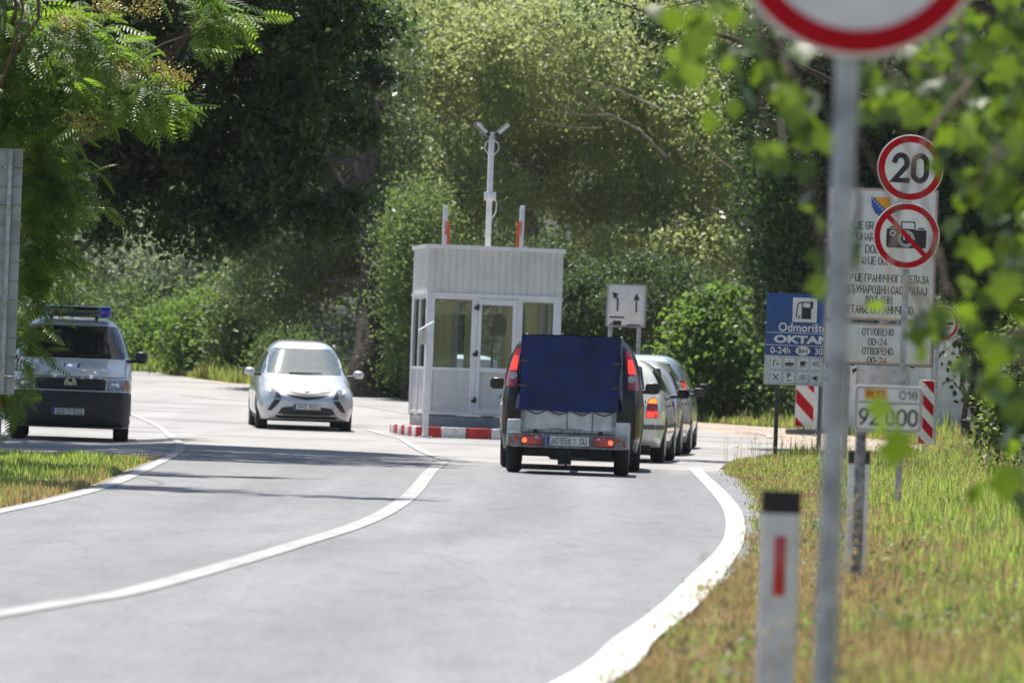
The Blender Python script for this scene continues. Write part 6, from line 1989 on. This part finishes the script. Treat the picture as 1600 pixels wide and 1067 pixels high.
tk = limb(mb, (0, 0, -0.3), (-0.30, 0.1, 4.2), 0.10, 0.05, 0.03, 10)
bough = limb(mb, tk[6], W(1060, -90, FS + .5) - R0, 0.035, 0.008, 0.03, 10)
PP = []; tones = []
for px, py, dd, rx, rz, cnt in clusters:
    d = FS + dd
    c = W(px, py, d); s = FPX / d
    off = rng.normal(size=(cnt, 3)) * np.array([rx / s * 0.75, 0.22 if cnt > 3 else 0.04, rz / s * 0.75])
    lx, lz = px + off[:, 0] * s, py - off[:, 2] * s            # keep the two round plates readable
    off = off[~((lx > 1352) & (lx < 1482) & (lz > 165) & (lz < 425))]; cnt = len(off)
    if cnt == 0: continue
    PP.append(np.array(c) + off); tones.append(np.clip(rng.normal(0.55, 0.28, cnt), 0, 1))
    if 1380 > px > 1360 and py > 600 or 1400 < px < 1410 and py > 600: continue
    lc = c - R0 + Vector((0, 0.05, 0.03))
    if px < 1520 and py < 600: st = min(bough, key=lambda q: (q - lc - Vector((0.05, 0, 0.3))).length)
    else: st = min(tk, key=lambda q: abs(q.z - (lc.z + 0.35)))
    pts = limb(mb, st, lc, 0.006, 0.0022, 0.05, 7)
    for o_ in off[: min(4, cnt)]:
        limb(mb, pts[-2], lc + Vector(o_) * 0.7, 0.003, 0.0015, 0.08, 3)
# twig crossing the speed plate
a, b_ = W(1448, 215, FS + .4) - rf.location, W(1392, 400, FS + .1) - rf.location
limb(mb, a, b_, 0.006, 0.004, 0.03, 5)
limb(mb, W(1520, 120, FS + .6) - rf.location, a, 0.008, 0.006, 0.05, 5)
limb(mb, b_, W(1375, 620, FS - .4) - rf.location, 0.004, 0.002, 0.03, 5)
mb.build('trunk', TWIG, rf, recalc=False)
P = np.concatenate(PP); tone = np.concatenate(tones); n = len(P)
yw, pt_, rl, sc_ = rng.uniform(0, 2 * math.pi, n), rng.normal(0.75, 0.45, n), rng.normal(0, 0.6, n), rng.uniform(0.055, 0.115, n)
# single large leaves that hang nearest to the camera
big = ((1404, 664, 13.2, .125, .05), (1373, 616, 13.6, .085, .7), (1240, 160, 14.0, .085, .4), (1262, 245, 14.0, .085, .25), (1568, 420, 13.8, .115, .6), (1558, 530, 13.8, .10, .5), (1572, 720, 13.6, .12, .3), (1590, 620, 13.8, .10, .4), (1472, 470, 14.2, .085, .7), (1590, 190, 13.8, .11, .35), (1535, 60, 13.8, .10, .2), (1110, 170, 14.2, .075, .8), (1148, 150, 14.2, .07, .7), (1430, 158, 14.2, .085, .4))
P = np.concatenate([P, np.array([W(a_, b2, c2) for a_, b2, c2, _, _ in big])]); m_ = len(big)
yw = np.concatenate([yw, math.pi / 2 * rng.choice([-1, 1], m_) + rng.normal(0, 0.3, m_)]); pt_ = np.concatenate([pt_, rng.normal(1.40, 0.15, m_)])
rl = np.concatenate([rl, rng.normal(0, 0.25, m_)]); sc_ = np.concatenate([sc_, [q[3] for q in big]]); tone = np.concatenate([tone, [q[4] for q in big]])
V, T, tn = scatter_template(tv, tt, P - O, yw, pt_, rl, sc_, tone)
np_mesh('crown', V, T, LFORE, rf, attr=tn)

# ---- grass
GRASS_G = leaf_mat('grass_green', (0.10, 0.165, 0.030), (0.24, 0.33, 0.085), (0.52, 0.70, 0.13), 0.45, 0.5, 0.3)
GRASS_Y = leaf_mat('grass_dry', (0.26, 0.19, 0.09), (0.50, 0.39, 0.20), (0.55, 0.42, 0.18), 0.35, 0.7, 0.2)


def blades(P, h, w, m_tone, lean=0.5):
    n = len(P)
    a = rng.uniform(0, 2 * math.pi, n)
    d = np.stack([np.cos(a), np.sin(a), np.zeros(n)], 1); s = np.stack([-np.sin(a), np.cos(a), np.zeros(n)], 1)
    le = rng.uniform(0.05, lean, n)[:, None] * h[:, None]
    wv = (w * rng.uniform(0.6, 1.3, n))[:, None]
    up = np.array([0, 0, 1.0])
    b0 = P - s * wv; b1 = P + s * wv
    m0 = P + up * h[:, None] * 0.55 + d * le * 0.35 - s * wv * 0.75; m1 = m0 + s * wv * 1.5
    t = P + up * h[:, None] * (1 - 0.15 * rng.random((n, 1))) + d * le
    V = np.stack([b0, b1, m0, m1, t], 1).reshape(-1, 3)
    i = np.arange(n)[:, None] * 5
    T = np.concatenate([i + np.array([[0, 1, 3]]), i + np.array([[0, 3, 2]]), i + np.array([[2, 3, 4]])], 1).reshape(-1, 3)
    return V, T, np.repeat(m_tone, 3)


def patchy(x, y):
    return 0.5 + 0.25 * np.sin(x * 2.1 + 1.3 * np.sin(y * 0.7)) + 0.25 * np.sin(y * 1.1 + 2.0 * np.sin(x * 1.3))


def grass_field(name, label, region, n, hfun, dryfun, w=0.0035, wd=0.00006):
    x, y = region(n)
    q = patchy(x, y)
    dry = rng.random(len(x)) < dryfun(x, y, q)
    h = hfun(x, y, q) * rng.uniform(0.35, 1.3, len(x)) * (0.55 + 0.9 * (0.5 + 0.5 * np.sin(x * 5.3 + 2 * np.sin(y * 1.9)) * np.sin(y * 2.7 + x * 3.1)))
    P = np.stack([x, y, zt(x, y) - 0.02], 1)
    ww = w + wd * y
    V, T, tn = blades(P, h, ww, np.clip(rng.normal(0.5, 0.25, len(x)), 0, 1))
    o = np_mesh(name, V, T, [GRASS_G, GRASS_Y], mi=np.repeat(dry.astype(int), 3), attr=tn)
    return tag(o, label, 'grass', kind='stuff')


def reg_right(n):
    y = 9 + (84 - 9) * rng.random(n) ** 1.25
    nose = np.interp(y, [0, 66, 74, 84], [0, 0, 0.35, 2.0])
    xr = np.interp(y, [q[0] for q in sorted(redge)], [q[1] for q in sorted(redge)]) + nose
    x = xr - 0.05 + rng.normal(0, 0.05, n) + rng.random(n) ** 1.3 * (2.2 + y * 0.09)
    return x, y


def xr_of(y):
    return np.interp(y, [q[0] for q in sorted(redge)], [q[1] for q in sorted(redge)])


def h_right(x, y, q):
    e = x - xr_of(y)
    h = 0.05 + 0.13 * sstep((e - 0.3) / 1.6) * (0.4 + q)
    return np.where(y > 66, h * 0.9 + 0.03, h)


def dry_right(x, y, q):
    e = x - xr_of(y)
    d_ = 0.98 - 0.66 * sstep((e - 0.5) / 1.2) - 0.55 * (q - 0.5) - 0.40 * sstep((y - 32) / 8)
    near = np.clip(0.55 + 0.9 * (q - 0.5) * -1, 0, 1)
    d_ = np.where((y > 24) & (y < 36), np.maximum(d_, near * 0.8), d_)
    return np.clip(d_, 0.08, 0.97)


grass_field('verge_grass', 'dry and green verge grass along the right road edge', reg_right, 210000, h_right, dry_right)


def reg_left(n):
    y = 24 + (69 - 24) * rng.random(n) ** 0.75
    ls = sorted(ledge)
    xl_ = np.interp(y, [q[0] for q in ls], [q[1] for q in ls]) - 0.08
    xl_ = np.where(y > 60, xl_ - (y - 60) * 0.33, xl_)
    x = xl_ - rng.random(n) ** 1.3 * 5.0
    return x, y


def dry_left(x, y, q):
    ls = sorted(ledge)
    e = np.interp(y, [k[0] for k in ls], [k[1] for k in ls]) - x
    return np.clip(0.92 - 0.6 * sstep(e / 0.9) - 0.5 * sstep((y - 44) / 10) + 0.25 * (0.5 - q), 0.06, 0.95)


grass_field('verge_grass', 'green verge grass in front of the parked van with a dry fringe at the road', reg_left, 60000, lambda x, y, q: 0.045 + 0.065 * q + 0.0 * y, dry_left)


def reg_far(n):
    x = rng.uniform(-18, 14, n)
    y0 = np.interp(x, [-18, -11, -8, -5, -2.6, 0.5, 4.6, 7.5, 11, 14], [162, 157, 145, 139, 133, 126, 118, 113, 100, 86])
    y = y0 + rng.random(n) ** 1.5 * 16
    return x, y


grass_field('far_grass', 'rough grass along the far edge of the clearing', reg_far, 60000, lambda x, y, q: 0.18 + 0.35 * q, lambda x, y, q: 0.55 - 0.4 * q, w=0.008)


def reg_cont(n):
    y = rng.uniform(76, 112, n)
    x = pr_np(y) + np.interp(y, [76, 84, 95, 112], [0.4, 2.0, 3.0, 3.0]) + rng.random(n) * 8
    return x, y


def pr_np(y):
    return np.interp(y, [66, 76, 82, 90, 98, 104, 112], [2.6, 3.5, 4.3, 5.0, 5.35, 5.3, 4.2])


grass_field('container_grass', 'tall yellow green grass in front of the white container', reg_cont, 42000, lambda x, y, q: 0.12 + 0.22 * q, lambda x, y, q: 0.6 - 0.35 * q, w=0.006)

# tall seeding stems on the right verge
ns = 900
y = 10 + 70 * rng.random(ns) ** 1.1
x = xr_of(y) + 0.25 + rng.random(ns) * (1.6 + y * 0.05)
h = rng.uniform(0.22, 0.55, ns)
P = np.stack([x, y, zt(x, y) - 0.03], 1)
V, T, tn = blades(P, h, np.full(ns, 0.0018) + 0.00004 * y, rng.random(ns), 0.35)
tips = P + np.stack([np.zeros(ns), np.zeros(ns), h * 0.92], 1)
k = np.repeat(np.arange(ns), 7)
hp = tips[k] + rng.normal(size=(len(k), 3)) * np.array([.02, .02, .045])
V2, T2, tn2 = leaf_quads(hp, 0.03, 0.4, 0.2, 0.3)
o = np_mesh('seed_stems', np.concatenate([V, V2]), np.concatenate([T, T2 + len(V)]), GRASS_Y, attr=np.concatenate([tn, tn2]))
tag(o, 'thin dry seeding grass stems standing above the right verge', 'grass', kind='stuff')

# broad-leaved weeds and clover low in the verge
nw = 6000
y = 10 + 62 * rng.random(nw) ** 1.2
x = xr_of(y) + 0.2 + rng.random(nw) * (1.8 + y * 0.06)
kk = patchy(x * 1.7 + 3, y * 1.3) > 0.55
x, y = x[kk], y[kk]
P = np.stack([x, y, zt(x, y) + rng.uniform(-0.01, 0.09, len(x))], 1)
P = P[np.repeat(np.arange(len(P)), 4)] + rng.normal(size=(len(P) * 4, 3)) * np.array([.03, .03, .015])
V, T, tn = leaf_quads(P, 0.04, 0.6, 0.0, 1.0)
o = np_mesh('verge_weeds', V, T, LMID, attr=tn)
tag(o, 'low broad leaved weeds scattered in the right verge', 'weeds', kind='stuff')

# ------------------------------------------------------------------ air
hm = bpy.data.materials.new('haze_air'); hm.use_nodes = True
nt = hm.node_tree
nt.nodes.remove(nt.nodes['Principled BSDF'])
pv_ = nt.nodes.new('ShaderNodeVolumePrincipled')
pv_.inputs['Color'].default_value = (0.86, 0.90, 0.94, 1)
pv_.inputs['Density'].default_value = 0.00010
pv_.inputs['Anisotropy'].default_value = 0.3
nt.links.new(pv_.outputs[0], nt.nodes['Material Output'].inputs['Volume'])
hz = MB().box((0, 90, 22.0), (330, 330, 48)).build('haze', hm)
tag(hz, 'thin pale summer haze between the camera and the far trees', 'haze', kind='stuff')
